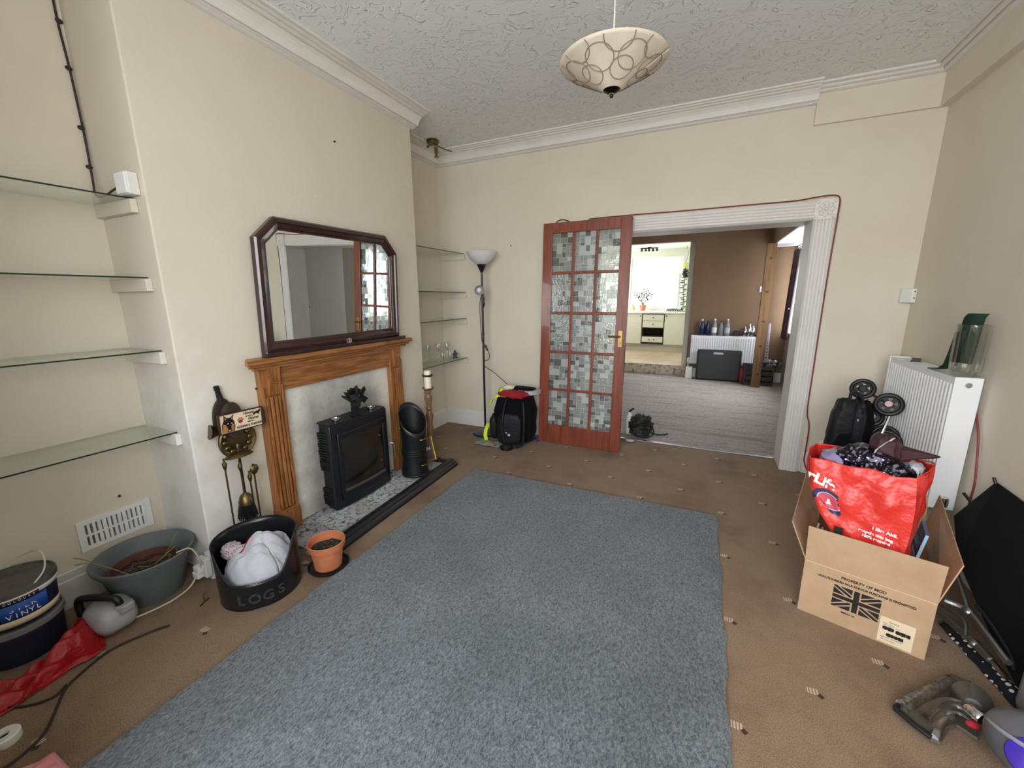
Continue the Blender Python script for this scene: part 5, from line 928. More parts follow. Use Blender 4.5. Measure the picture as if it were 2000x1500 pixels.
# union flag from black fields and bars, brown lines left between them
fl2 = MB(); fu, fz, fw, fh = 0.108, 0.082, 0.148, 0.098
def clipbar(mb, poly): mb.prism([(fu + p[0] * fw, fz + p[1] * fh) for p in poly], -0.0006, -0.0001, 'y', T)
clipbar(fl2, [(0.44, 0), (0.56, 0), (0.56, 1), (0.44, 1)]); clipbar(fl2, [(0, 0.42), (0.44, 0.42), (0.44, 0.58), (0, 0.58)]); clipbar(fl2, [(0.56, 0.42), (1, 0.42), (1, 0.58), (0.56, 0.58)])
for sx_ in (0, 1):
    for sz in (0, 1):
        def q_(pts): return [((1 - a) if sx_ else a, (1 - b) if sz else b) for a, b in pts]
        clipbar(fl2, q_([(0.13, 0.0), (0.405, 0.0), (0.405, 0.235)])); clipbar(fl2, q_([(0.0, 0.105), (0.0, 0.365), (0.27, 0.365)]))
        clipbar(fl2, q_([(0.0, 0.0), (0.07, 0.0), (0.405, 0.30), (0.405, 0.365), (0.35, 0.365), (0.0, 0.055)]))
obj('fold_crease', B(0.001, CW - 0.001, -0.0012, 0.0, CH - 0.0015, CH + 0.0005, T=T), M('pale torn card edge', 'd9bf96', 0.9), cbx)
flo = obj('union_flag_print', fl2, ink, cbx)
lbl = obj('shipping_label', B(0.262, 0.362, -0.0008, 0, 0.008, 0.118, T=T), paper, cbx)
bc = MB(); random.seed(3)
for (u0, u1, z0, z1) in ((0.272, 0.306, 0.068, 0.078), (0.311, 0.352, 0.066, 0.076), (0.287, 0.335, 0.042, 0.051)):
    u = u0
    while u < u1: w = random.choice((0.0008, 0.0016, 0.0024)); bc.box(u, min(u1, u + w), -0.0012, -0.0008, z0, z1, T=T); u += w + random.choice((0.0008, 0.0014))
obj('barcode', bc, ink, lbl)
for s_, u, z, sz in (('FRAGILE', 0.287, 0.099, 0.008), ('BOX 1 OF 1', 0.272, 0.090, 0.006), ('NET WEIGHT 12 KG', 0.272, 0.083, 0.0055), ('KEEP DRY   STORE FLAT', 0.270, 0.030, 0.006), ('NOT FOR RESALE', 0.272, 0.020, 0.0055)): text(s_, sz, onbox(u, z, 0.001), UD, ZD, ink, lbl, 'label_lettering')
# contents: magazines and booklet
for i in range(3): tag(obj('magazine', MB().hexa([(0.012 + i * 0.018, 0.03, 0.006), (0.024 + i * 0.018, 0.03, 0.006), (0.024 + i * 0.018, 0.25, 0.006), (0.012 + i * 0.018, 0.25, 0.006)], [(0.012 + i * 0.016, 0.05, 0.31 - i * 0.015), (0.02 + i * 0.016, 0.05, 0.31 - i * 0.015), (0.02 + i * 0.016, 0.25, 0.31 - i * 0.015), (0.012 + i * 0.016, 0.25, 0.31 - i * 0.015)], T), (paper, grey_cloth, black_plastic)[i]), 'upright %s magazine in the left end of the cardboard box' % ('cream', 'pale grey', 'black')[i], 'magazine', 'magazines in the cardboard box')
bkl = thing('blue_booklet', (0, 0, 0), 'blue booklet with pale lettering leaning in the right end of the cardboard box', 'booklet')
obj('cover', B(0, 0.012, 0, 0.17, 0, 0.22), M('blue booklet cover', '1f3d78', 0.4), bkl); obj('page_edges', B(0.001, 0.011, -0.002, 0.0, 0.002, 0.218), M('pale blue pages', '9fc0d8', 0.6), bkl)
text('GREAT', 0.042, (-0.001, 0.155, 0.135), (0, -1, 0), (0, 0, 1), M('pale blue print', '8fa6cc', 0.6), bkl, 'cover_lettering', bold=0.001); obj('cover_picture', B(-0.0015, 0, 0.03, 0.14, 0.03, 0.11), grey_cloth, bkl)
bkl.rotation_euler = Euler((math.radians(-4), math.radians(8), math.atan2(-0.293, 0.956)), 'XYZ'); bkl.location = T @ Vector((0.330, 0.25, 0.17))
# ---- red carrier bag in the box
rb = thing('red_shopping_bag', (0.60, 2.1, 0.02), 'full red woven shopping bag with white lettering standing in the cardboard box', 'shopping bag')
LV = [(0.02, 0.10, 0.30, 0.06, 0.34), (0.20, 0.09, 0.30, 0.055, 0.36), (0.36, 0.088, 0.292, 0.05, 0.38), (0.45, 0.02, 0.298, 0.06, 0.38), (0.55, -0.022, 0.298, 0.07, 0.36), (0.62, -0.033, 0.292, 0.08, 0.34), (0.672, -0.040, 0.286, 0.09, 0.33)]
def bagf(u, v):
    k = v * (len(LV) - 1); i = min(int(k), len(LV) - 2); t = k - i; a, b = LV[i], LV[i + 1]; z, u0, u1, v0, v1 = [a[q] + (b[q] - a[q]) * t for q in range(5)]
    s = u * 4; vm = (v0 + v1) / 2; gus = 0.05 * v
    if s < 1: p = (u0 + (u1 - u0) * s, v0); n = (0, -1)
    elif s < 2: w = s - 1; p = (u1 + gus * math.sin(PI * w) , v0 + (v1 - v0) * w); n = (1, 0)
    elif s < 3: w = s - 2; p = (u1 + (u0 - u1) * w, v1); n = (0, 1)
    else: w = s - 3; p = (u0 - gus * 0.4 * math.sin(PI * w), v1 + (v0 - v1) * w); n = (-1, 0)
    wob = 0.006 * math.sin(s * 9 + z * 13) * math.sin(z * 21 + s * 3) + 0.005 * math.sin(s * 17 - z * 9) + 0.0025 * math.sin(z * 55 + 5 * math.sin(s * 5))
    e = min(1, 6 * abs((s % 1) - 0.0) if (s % 1) < 0.5 else 6 * (1 - s % 1))
    wob *= e; zz = z + (0.03 * math.sin(PI * (s - 1)) if 1 < s < 2 and v > 0.9 else 0) + 0.004 * math.sin(s * 14) * v
    return (p[0] + n[0] * wob, p[1] + n[1] * wob, zz)
obj('bag_body', MB().grid(bagf, 96, 44, T), red_bag, rb, smooth=True, solid=0.0025)
obj('folded_gusset', MB().grid(lambda u, v: (0.285 + 0.052 * math.sin(PI * min(1, u * 1.0)) , 0.09 + 0.24 * u, 0.676 - 0.006 * v + 0.034 * math.sin(PI * u)), 16, 2, T), red_bag, rb, smooth=True, solid=0.003)
bag_o = [o for o in bpy.data.objects if o.name.startswith('bag_body') and o.parent == rb][0]
def wrap(o, off=0.003):
    md = o.modifiers.new('w', 'SHRINKWRAP'); md.target = bag_o; md.wrap_method = 'PROJECT'; md.use_project_y = True; md.use_positive_direction = True; md.use_negative_direction = True; md.project_limit = 0.12; md.wrap_mode = 'ABOVE_SURFACE'; md.offset = off; return o
def onbag(u, z, d=0.012): return T @ Vector((u, 0.07 + (z - 0.5) * 0.12 - d, z))
wrap(text('rLife', 0.055, onbag(-0.036, 0.590), (UD - ZD * 0.42), (ZD + UD * 0.2), white_ink, rb, 'bag_lettering', bold=0.002, depth=0.0), 0.011)
cc = onbag(0.045, 0.505, 0.004)
def disc(c, ru, rz, name, m, off, r0=0.0, tilt=-0.35):
    wrap(obj(name, MB().grid(lambda u, v: c + (r0 + (1 - r0) * v) * (ru * math.cos(2 * PI * u) * (UD + ZD * tilt) + rz * math.sin(2 * PI * u) * ZD), 40, 8), m, rb, smooth=True), off)
VP = M('dark violet print', '2a1d48', 0.5)
disc(cc, 0.060, 0.046, 'dark_ring', VP, 0.003); disc(cc, 0.044, 0.033, 'pale_ring', M('pale lilac print', 'b9a9cc', 0.5), 0.004, 0.9); disc(cc, 0.040, 0.029, 'pink_disc', M('pink print', 'c04a5c', 0.5), 0.0045)
wrap(obj('dark_swoosh', MB().grid(lambda u, v: cc + UD * (0.02 + 0.085 * u) + ZD * (-0.045 - 0.012 * u + (0.022 - 0.012 * u) * v - 0.012 * math.sin(PI * u)), 20, 6), VP, rb, smooth=True), 0.0035)
wrap(text('&', 0.034, cc - UD * 0.012 - ZD * 0.012, UD, ZD, white_ink, rb, 'bag_lettering', bold=0.001, depth=0.0), 0.011)
for s_, u, z, sz in (('I like Aldi.', 0.190, 0.432, 0.019), ('recycle this bag', 0.150, 0.413, 0.017), ('100% recycled', 0.162, 0.395, 0.015)): text(s_, sz, onbag(u, z + 0.012, 0.017), (UD - ZD * 0.12), ZD, white_ink, rb, 'bag_lettering', bold=0.0006, depth=0.001)
obj('small_print_square', MB().box(0.075, 0.105, 0.036, 0.040, 0.385, 0.415, T=T), ink, rb)
# ---- sequinned bag in the red bag
sq_ = thing('sequin_bag', (0.62, 2.10, 0.6), 'black and purple sequinned bag with dark red lining bulging out of the red bag', 'bag')
m_ = MB(); superball(m_, (0.135, 0.20, 0.66), (0.105, 0.085, 0.075), 0.9, 40, 24, T, lump(0.08, 4)); obj('sequinned_side', m_, sequin, sq_, smooth=True)
m_ = MB(); superball(m_, (0.225, 0.19, 0.635), (0.075, 0.075, 0.065), 0.9, 32, 20, T, lump(0.08, 4, 1)); obj('sequinned_front', m_, sequin, sq_, smooth=True)
DR = M('dark maroon lining', '38171f', 0.7)
obj('lining_flap', MB().hexa([(0.20, 0.20, 0.68), (0.33, 0.24, 0.72), (0.35, 0.28, 0.712), (0.20, 0.28, 0.70)], [(0.19, 0.20, 0.745), (0.352, 0.24, 0.736), (0.36, 0.27, 0.725), (0.20, 0.27, 0.755)], T), DR, sq_, bev=0.008)
m_ = MB(); superball(m_, (0.19, 0.21, 0.735), (0.05, 0.045, 0.06), 0.9, 28, 18, T, lump(0.12, 4, 2)); obj('lining_fold', m_, DR, sq_, smooth=True)
ribbon([T @ Vector(p) for p in ((0.155, 0.165, 0.70), (0.165, 0.16, 0.745), (0.195, 0.165, 0.785), (0.205, 0.17, 0.79))], (0.006, 0, 0.008), 'silver_edge', grey_cloth, sq_, 0.004)
m_ = MB(); superball(m_, (0.045, 0.2, 0.655), (0.06, 0.07, 0.035), 0.8, 24, 14, T, lump(0.1, 4)); tag(obj('lilac_pouch', m_, M('lilac plastic', '8b7fa3', 0.3), smooth=True), 'lilac grey plastic pouch at the left of the sequinned bag', 'pouch')
m_ = MB(); superball(m_, (0.285, 0.22, 0.66), (0.03, 0.06, 0.035), 0.8, 24, 14, T, lump(0.1, 4)); tag(obj('pale_pouch', m_, grey_cloth, smooth=True), 'pale grey plastic pouch at the right of the sequinned bag', 'pouch')
# ---- folded pushchair with black bag
pc = thing('folded_pushchair', (0.98, 3.1, 0), 'folded black pushchair standing on end behind the red bag with wheels up', 'pushchair')
def wheel(c, r, ax, hub, nm, w=0.022):
    c = Vector(c); ax = Vector(ax).normalized(); Q = Matrix.Translation(c) @ Vector((0, 0, 1)).rotation_difference(ax).to_matrix().to_4x4()
    t = obj(nm, MB().torus((0, 0, 0), r - 0.011, 0.0125, (0, 0, 1), 36, 10, Q), black_plastic, pc, smooth=True)
    rm = MB().torus((0, 0, 0), r - 0.024, 0.006, (0, 0, 1), 32, 6, Q)
    for k in range(5):
        a = k * 2 * PI / 5 + 0.5; rm.box(0, r - 0.02, -0.010, 0.010, -0.004, 0.004, T=Q @ Matrix.Rotation(a, 4, 'Z'))
    rm.lathe([(0.022, -0.012), (0.022, 0.012), (0.016, 0.015)], (0, 0, 0), 20, Q); obj('spokes', rm, black_plastic, t, smooth=False)
    if hub: obj('pink_hub_cap', MB().lathe([(0.0185, 0.013), (0.0175, 0.019), (0.0001, 0.0205)], (0, 0, 0), 24, Q), M('pale pink plastic', 'c9a6ae', 0.5) if 'pale pink plastic' not in MATS else MATS['pale pink plastic'], t, smooth=True)
AX = (-0.32, -0.85, 0.42)
wheel((0.935, 3.14, 0.785), 0.064, AX, False, 'wheel'); wheel((1.045, 3.06, 0.715), 0.070, AX, True, 'wheel'); wheel((1.0, 3.13, 0.615), 0.06, AX, True, 'wheel')
wheel((1.035, 2.98, 0.505), 0.075, AX, True, 'wheel'); wheel((1.052, 3.05, 0.52), 0.068, AX, False, 'wheel')
obj('axle', MB().tube([(0.935, 3.15, 0.785), (1.045, 3.075, 0.715)], 0.007, smooth=False).tube([(1.035, 2.99, 0.505), (1.068, 3.05, 0.52)], 0.007, smooth=False), black_plastic, pc)
obj('silver_tube', MB().tube([(1.055, 3.04, 0.665), (1.02, 3.0, 0.56), (0.985, 2.98, 0.46), (0.95, 2.98, 0.30), (0.94, 2.98, 0.02)], 0.009), chrome, pc, smooth=True)
obj('black_tube', MB().tube([(1.0, 3.12, 0.72), (0.98, 3.14, 0.5), (0.96, 3.14, 0.02)], 0.010).tube([(0.93, 3.15, 0.76), (0.90, 3.16, 0.5), (0.88, 3.16, 0.02)], 0.010), black_plastic, pc, smooth=True)
m_ = MB(); superball(m_, (0.94, 3.12, 0.44), (0.07, 0.07, 0.27), 0.7, 28, 20, None, lump(0.05, 6)); obj('seat_fabric', m_, black_fabric, pc, smooth=True)
bb = thing('black_rucksack', (0.84, 3.05, 0), 'black nylon bag with a top handle hanging on the folded pushchair', 'bag')
m_ = MB(); superball(m_, (0.845, 3.06, 0.55), (0.072, 0.06, 0.185), 0.62, 32, 24, Matrix.Translation((0.845, 3.06, 0.55)) @ Matrix.Rotation(math.radians(5), 4, 'Y') @ Matrix.Translation((-0.845, -3.06, -0.55)), lump(0.05, 5)); obj('main_body', m_, black_nylon, bb, smooth=True)
m_ = MB(); superball(m_, (0.905, 3.04, 0.57), (0.04, 0.05, 0.15), 0.7, 24, 18, None, lump(0.06, 5, 1)); obj('side_panel', m_, black_nylon, bb, smooth=True)
m_ = MB(); superball(m_, (0.86, 3.04, 0.30), (0.07, 0.05, 0.29), 0.6, 24, 18, None, lump(0.04, 5, 2)); obj('lower_bag', m_, black_fabric, bb, smooth=True)
obj('top_handle', MB().tube([(0.855, 3.05, 0.73), (0.858, 3.05, 0.77), (0.875, 3.05, 0.78), (0.91, 3.05, 0.745), (0.92, 3.05, 0.72)], 0.009), black_nylon, bb, smooth=True)
obj('side_tab', MB().hexa([(0.765, 3.05, 0.47), (0.80, 3.04, 0.46), (0.80, 3.06, 0.46), (0.765, 3.06, 0.47)], [(0.77, 3.05, 0.49), (0.80, 3.04, 0.52), (0.80, 3.06, 0.52), (0.77, 3.06, 0.49)]), black_nylon, bb)
obj('zip_pull', MB().ball((0.893, 2.985, 0.615), (0.005, 0.003, 0.012), 8), chrome, bb, smooth=True)
sk = thing('wall_socket', (0.93, 3.64, 0.2), 'white double socket with a plug low on the back wall behind the pushchair', 'socket')
obj('socket_plate', B(0.885, 1.03, 3.640, 3.65, 0.185, 0.27), white_clean, sk, bev=0.003); obj('plug', B(0.90, 0.945, 3.605, 3.64, 0.20, 0.245), white_clean, sk, bev=0.006)
# ---- folded chair: black panel, alloy tubes, spotted cloth
fc = thing('folding_chair', (1.12, 2.1, 0), 'folded chair with large black fabric panel and alloy tubes against the right wall', 'folding chair')
obj('fabric_panel', MB().hexa([(1.09, 2.22, 0.20), (1.075, 1.86, 0.085), (1.07, 1.55, 0.05), (1.15, 2.52, 0.27)], [(1.226, 2.405, 0.545), (1.226, 2.10, 0.53), (1.226, 1.5, 0.50), (1.226, 2.55, 0.30)]) if False else MB().add([(1.20, 2.55, 0.29), (1.238, 2.405, 0.54), (1.238, 2.10, 0.525), (1.238, 1.74, 0.51), (1.075, 1.74, 0.05), (1.075, 1.86, 0.085), (1.10, 2.24, 0.22)], [(0, 1, 2, 3, 4, 5, 6)]), black_fabric, fc, solid=0.012)
obj('corner_tab', MB().tube([(1.232, 2.40, 0.535), (1.228, 2.415, 0.56)], 0.006).tube([(1.215, 2.50, 0.40), (1.20, 2.53, 0.425)], 0.007), black_plastic, fc)
obj('alloy_tube', MB().tube([(0.985, 2.03, 0.14), (1.035, 1.985, 0.142), (1.035, 1.86, 0.14), (1.03, 1.76, 0.14), (1.03, 1.735, 0.14)], 0.011), steel, fc, smooth=True)
obj('alloy_tube', MB().tube([(0.975, 2.03, 0.085), (1.02, 1.89, 0.08), (1.03, 1.81, 0.08)], 0.013, smooth=False), steel, fc, smooth=True)
obj('bright_tube', MB().tube([(1.03, 1.83, 0.08), (1.035, 1.74, 0.08)], 0.009, smooth=False), chrome, fc, smooth=True)
obj('alloy_tube', MB().tube([(1.094, 2.22, 0.16), (1.06, 2.07, 0.142), (1.035, 1.985, 0.142)], 0.010), steel, fc, smooth=True)
obj('alloy_tube', MB().tube([(0.99, 2.06, 0.10), (1.015, 1.96, 0.115), (1.0, 1.90, 0.09)], 0.008), steel, fc, smooth=True)
obj('joint_block', MB().ball((1.035, 1.985, 0.142), (0.02, 0.02, 0.017), 10), steel, fc, smooth=True); obj('joint_block', MB().ball((1.02, 1.885, 0.08), (0.02, 0.022, 0.016), 10), steel, fc, smooth=True)
obj('bungee_cord', MB().tube([(1.06, 2.0, 0.17), (1.068, 1.9, 0.15), (1.07, 1.8, 0.12), (1.06, 1.76, 0.1)], 0.006), black_nylon, fc, smooth=True)
tag(obj('spotted_cloth', MB().grid(lambda u, v: (1.0 + 0.05 * u + 0.07 * v, 2.06 - 0.36 * u + 0.015 * v, 0.006 + 0.022 * math.sin(PI * v) + 0.003 * math.sin(u * 25)), 24, 8), dotty, smooth=True, solid=0.003), 'black cloth with white spots on the carpet under the folded chair', 'cloth')
ft = thing('grey_footstool', (1.15, 1.55, 0), 'grey fabric covered block cut off by the right edge of the view', 'footstool')
m_ = MB(); m_.box(1.045, 1.235, 1.545, 1.72, 0.0, 0.30); obj('padded_block', m_, M('grey upholstery', '77757a', 0.9, bump=(200, 0.4, 0.002)), ft, bev=0.03)
# ---- vacuum cleaner head and body
vc = thing('vacuum_cleaner', (0.88, 1.5, 0), 'grey and purple vacuum cleaner with a clear plastic floor head on the carpet', 'vacuum cleaner')
hd = [(0.678, 1.514), (0.76, 1.60), (0.90, 1.735), (0.955, 1.72), (0.93, 1.60), (0.875, 1.50), (0.84, 1.53), (0.80, 1.50), (0.765, 1.437), (0.742, 1.442)]
obj('head_base', MB().prism(hd, 0.004, 0.018, 'z'), M('dark smoky plastic', '5b564d', 0.35), vc, bev=0.003)
def up(x, y, z, k=0.94): cx_, cy_ = 0.83, 1.58; return (cx_ + (x - cx_) * k, cy_ + (y - cy_) * k, z)
hv_ = [up(x, y, 0.018, 0.97) for x, y in hd]; ht = [up(x, y, 0.045 if i in (0, 1, 9, 8) else 0.06, 0.86) for i, (x, y) in enumerate(hd)]; n_ = len(hd)
obj('clear_hood', MB().add(hv_ + ht, [tuple(range(n_, 2 * n_))] + [(i, (i + 1) % n_, n_ + (i + 1) % n_, n_ + i) for i in range(n_)]), smoke_plastic, vc, bev=0.006)
obj('clear_duct', MB().tube([(0.745, 1.50, 0.035), (0.79, 1.54, 0.045), (0.84, 1.57, 0.05), (0.875, 1.555, 0.06)], 0.022, 14), smoke_plastic, vc, smooth=True)
obj('side_nozzle', MB().tube([(0.752, 1.45, 0.03), (0.785, 1.495, 0.038), (0.815, 1.53, 0.04)], 0.02, 12), smoke_plastic, vc, smooth=True)
obj('brush_roll', MB().lathe([(0.018, 0), (0.018, 0.26)], (0.70, 1.525, 0.028), 18, axis=(0.72, 0.70, 0)), M('brush roll', '3d3a37', 0.6, var=(60, '7a756e', 0.4, 0.6)), vc, smooth=True)
obj('front_rim', MB().tube([(0.678, 1.512, 0.024), (0.71, 1.47, 0.024), (0.742, 1.44, 0.024)], 0.008, smooth=False).tube([(0.68, 1.515, 0.024), (0.76, 1.602, 0.026), (0.90, 1.737, 0.026)], 0.006, smooth=False), black_plastic, vc, smooth=True)
obj('swivel_cone', MB().lathe([(0.05, 0), (0.03, 0.05), (0.02, 0.07)], (0.91, 1.63, 0.045), 20, axis=(-0.35, -0.8, 0.35)), M('dark smoky plastic2', '4a4844', 0.3), vc, smooth=True)
obj('chrome_joint', MB().lathe([(0.017, -0.02), (0.021, -0.01), (0.021, 0.02), (0.016, 0.026)], (0.872, 1.535, 0.072), 20, axis=(0.3, -0.9, 0.15)), chrome, vc, smooth=True)
obj('red_catch', MB().ball((0.858, 1.505, 0.058), (0.018, 0.012, 0.010), 12), red_cloth, vc, smooth=True)
m_ = MB(); superball(m_, (0.955, 1.425, 0.105), (0.105, 0.11, 0.075), 0.9, 36, 24); obj('body_shell', m_, M('grey vacuum plastic', '5d5f66', 0.35), vc, smooth=True)
obj('shell_seam', MB().torus((0.955, 1.425, 0.12), 0.1, 0.006, (0.25, 0.4, 1), 40, 6), M('pale grey vacuum plastic', '8e9098', 0.35), vc, smooth=True)
obj('purple_cap', MB().lathe([(0.048, 0), (0.044, 0.012), (0.02, 0.018), (0.0001, 0.018)], (0.895, 1.355, 0.135), 28, axis=(-0.55, -0.55, 0.62), sxy=(1.0, 1.0)), purple, vc, smooth=True)
text('U', 0.022, (0.945, 1.375, 0.178), (0.7, -0.7, 0), (0.3, 0.3, 0.9), ink, vc, 'body_lettering')
# ---- ceiling pendant
pn = thing('pendant_lamp', (-0.408, 1.85, 2.165), 'cone shaped parchment pendant shade with overlapping brown rings under the ceiling', 'ceiling lamp')
PX, PY = -0.408, 1.85
R0, R1, Z0, Z1 = 0.004, 0.21, 2.155, 2.272
def cone(t, a, o=0.0): return (PX + (R0 + (R1 - R0) * t + o * 0.4) * math.cos(a), PY + (R0 + (R1 - R0) * t + o * 0.4) * math.sin(a), Z0 + (Z1 - Z0) * t - o)
sm = MB(); sm.grid(lambda u, v: cone(v, 2 * PI * u), 72, 16); sm.cur = 1; SL = math.hypot(R1, Z1 - Z0); SA = R1 / SL
for k, (sc0, a0, rr) in enumerate([(0.158, 2 * PI * i / 7 - 1.72, 0.053) for i in range(7)] + [(0.222, 2 * PI * i / 7 - 1.25, 0.055) for i in range(7)] + [(0.110, 2 * PI * i / 5 - 1.0, 0.043) for i in range(5)]):
    seg = []; aa = a0 * SA
    for i in range(37):
        w = 2 * PI * i / 36; px_, py_ = sc0 * math.cos(aa) + rr * math.cos(w), sc0 * math.sin(aa) + rr * math.sin(w); d_ = math.hypot(px_, py_); t_ = (d_ / SL * R1 - R0) / (R1 - R0)
        if 0.02 < t_ < 0.985: seg.append(cone(t_, aa / SA + (math.atan2(py_, px_) - math.atan2(math.sin(aa), math.cos(aa)) + PI) % (2 * PI) / SA - PI / SA, 0.0022))
        else:
            if len(seg) > 2: sm.tube(seg, 0.0011, 5, smooth=False)
            seg = []
    if len(seg) > 2: sm.tube(seg, 0.0011, 5, smooth=False)
obj('shade', sm, [M('parchment lampshade', 'd3cabb', 0.6, var=(14, 'c6bcab', 0.4, 0.7)), M('brown ring print', '8a7a68', 0.7)], pn, smooth=True, solid=0.0015)
obj('finial_cap', MB().lathe([(0.030, 2.186), (0.037, 2.180), (0.034, 2.170), (0.014, 2.158), (0.0001, 2.156)], (PX, PY, 0), 24), dark_bronze, pn, smooth=True); obj('finial_knob', MB().ball((PX, PY, 2.150), 0.008, 14), dark_bronze, pn, smooth=True)
obj('flex', MB().tube([(PX, PY, 2.20), (PX, PY, 2.70)], 0.0032), white_plastic, pn, smooth=True); obj('ceiling_rose', MB().lathe([(0.045, 2.704), (0.043, 2.69), (0.02, 2.676), (0.006, 2.672)], (PX, PY, 0), 24), white_plastic, pn, smooth=True)
obj('lamp_holder', MB().lathe([(0.016, 2.32), (0.018, 2.25), (0.012, 2.24)], (PX, PY, 0), 16), white_plastic, pn); obj('light_bulb', MB().ball((PX, PY, 2.232), (0.018, 0.018, 0.012), 14), frosted, pn, smooth=True)
# ---- brass ceiling spot over the far alcove
bs = thing('brass_ceiling_spot', (-2.27, 3.26, 2.62), 'tarnished brass spotlight fitting on the ceiling over the far alcove', 'ceiling spotlight')
SX_, SY_ = -2.27, 3.27
obj('ceiling_plate', MB().lathe([(0.05, 2.704), (0.055, 2.69), (0.045, 2.672), (0.02, 2.664)], (SX_, SY_, 0), 24), old_brass, bs, smooth=True)
obj('arm', MB().tube([(SX_, SY_, 2.67), (SX_ + 0.01, SY_ + 0.02, 2.635), (SX_ + 0.02, SY_ + 0.05, 2.62)], 0.006).tube([(SX_, SY_, 2.675), (SX_ + 0.05, SY_ + 0.10, 2.655), (SX_ + 0.085, SY_ + 0.17, 2.65)], 0.005), old_brass, bs, smooth=True)
obj('lamp_tube', MB().lathe([(0.012, 0), (0.016, -0.01), (0.016, -0.05), (0.011, -0.055), (0.011, -0.07), (0.02, -0.075), (0.02, -0.083)], (SX_ + 0.012, SY_ + 0.03, 2.655), 18), brass, bs, smooth=True)
obj('side_nut', MB().ball((SX_ - 0.075, SY_ + 0.03, 2.672), 0.012, 10).tube([(SX_, SY_, 2.675), (SX_ - 0.07, SY_ + 0.03, 2.672)], 0.004), old_brass, bs, smooth=True)
# ================================================================== DINING ROOM
R2 = thing('dining_radiator', (0.34, 7.43, 0.24), 'white fluted radiator under the bottles on the far brown wall', 'radiator')
rp = MB().box(-0.145, 0.83, 7.40, 7.41, 0.24, 0.705).box(-0.145, 0.83, 7.455, 7.465, 0.24, 0.705).box(-0.147, -0.14, 7.398, 7.467, 0.235, 0.71).box(0.825, 0.832, 7.398, 7.467, 0.235, 0.71).box(-0.147, 0.832, 7.398, 7.467, 0.703, 0.711)
obj('panels', rp, white_clean, R2, bev=0.002); fm_ = MB()
for i in range(28): x = -0.125 + i * 0.034; fm_.box(x, x + 0.015, 7.382, 7.40, 0.27, 0.68)
obj('flutes', fm_, white_clean, R2, bev=0.003); obj('pipework', MB().tube([(-0.165, 7.43, 0.0), (-0.165, 7.43, 0.27), (-0.14, 7.43, 0.27)], 0.009, smooth=False).lathe([(0.02, 0.25), (0.022, 0.31), (0.014, 0.33)], (-0.165, 7.43, 0), 12), white_plastic, R2); obj('wall_brackets', MB().box(0.0, 0.03, 7.465, 7.5, 0.3, 0.65).box(0.65, 0.68, 7.465, 7.5, 0.3, 0.65), white_clean, R2)
def bottle(x, y, z, h, r, body, cap, label, labm=None, group='bottles on the dining room radiator'):
    t = thing('plastic_bottle', (x, y, z), label, 'bottle', group)
    obj('bottle_body', MB().lathe([(r * 0.8, z), (r, z + 0.01), (r, z + h * 0.55), (r * 0.9, z + h * 0.68), (r * 0.32, z + h * 0.86), (r * 0.3, z + h * 0.93)], (x, y, 0), 18), body, t, smooth=True)
    obj('cap', MB().lathe([(r * 0.36, z + h * 0.92), (r * 0.36, z + h), (0.0001, z + h)], (x, y, 0), 12), cap, t)
    if labm: obj('bottle_label', MB().lathe([(r * 1.02, z + h * 0.18), (r * 1.02, z + h * 0.5)], (x, y, 0), 18), labm, t, smooth=True)
clear_b = M('cloudy clear plastic', '8e9494', 0.2, alpha=0.75); BY, BZ = 7.43, 0.712
bottle(0.0, BY, BZ, 0.26, 0.042, M('blue bottle', '16214c', 0.3), white_clean, 'dark blue bottle at the left end of the far radiator'); bottle(0.085, BY - 0.005, BZ, 0.24, 0.036, MATS['blue bottle'], MATS['blue bottle'], 'second dark blue bottle from the left on the far radiator')
bottle(0.185, BY, BZ, 0.27, 0.040, clear_b, white_clean, 'clear bottle just right of the blue bottles on the far radiator', white_clean); bottle(0.28, BY, BZ, 0.24, 0.036, clear_b, black_plastic, 'clear bottle with a black cap in the middle of the far radiator')
bottle(0.37, BY, BZ, 0.27, 0.042, clear_b, white_clean, 'rightmost clear bottle of the cluster on the far radiator', grey_cloth)
tag(obj('blue_tray', B(-0.06, 0.13, 7.40, 7.47, 0.7115, 0.735), navy), 'low dark blue tray in front of the blue bottles on the far radiator', 'tray')
tag(obj('black_box', B(0.47, 0.55, 7.40, 7.47, 0.7115, 0.80), black_plastic, bev=0.004), 'small black box on the far radiator', 'box')
for x, h, w in ((0.625, 0.16, 'left'), (0.685, 0.20, 'middle'), (0.735, 0.17, 'right')): tag(obj('foil_flask', MB().lathe([(0.022, 0), (0.027, 0.01), (0.026, h * 0.7), (0.012, h * 0.85), (0.012, h)], (x, 7.435, 0.7115), 14), chrome, smooth=True), 'shiny silver flask at the right of the far radiator, %s of three' % w, 'flask', 'silver flasks on the far radiator')
tag(obj('dark_pouch', B(0.765, 0.82, 7.40, 7.46, 0.7115, 0.74), black_fabric, bev=0.01), 'small dark pouch at the right end of the far radiator', 'pouch')
tc_ = thing('tool_case', (0, 0, 0), 'large black plastic case with pale handle leaning against the far radiator', 'case')
obj('case_body', B(0, 0.64, 0, 0.10, 0, 0.49), M('black case plastic', '1b1d1e', 0.5), tc_, bev=0.025); obj('case_seam', B(0.004, 0.636, 0.045, 0.052, 0.004, 0.494), black_plastic, tc_, bev=0.02); obj('case_handle', B(0.24, 0.38, -0.008, 0.0, 0.425, 0.455), grey_cloth, tc_, bev=0.006); obj('case_recess', B(0.21, 0.41, -0.003, 0.0, 0.405, 0.475), black_plastic, tc_, bev=0.004)
tc_.location = (-0.035, 7.22, 0.006); tc_.rotation_euler = (math.radians(-3.5), 0, math.radians(1))
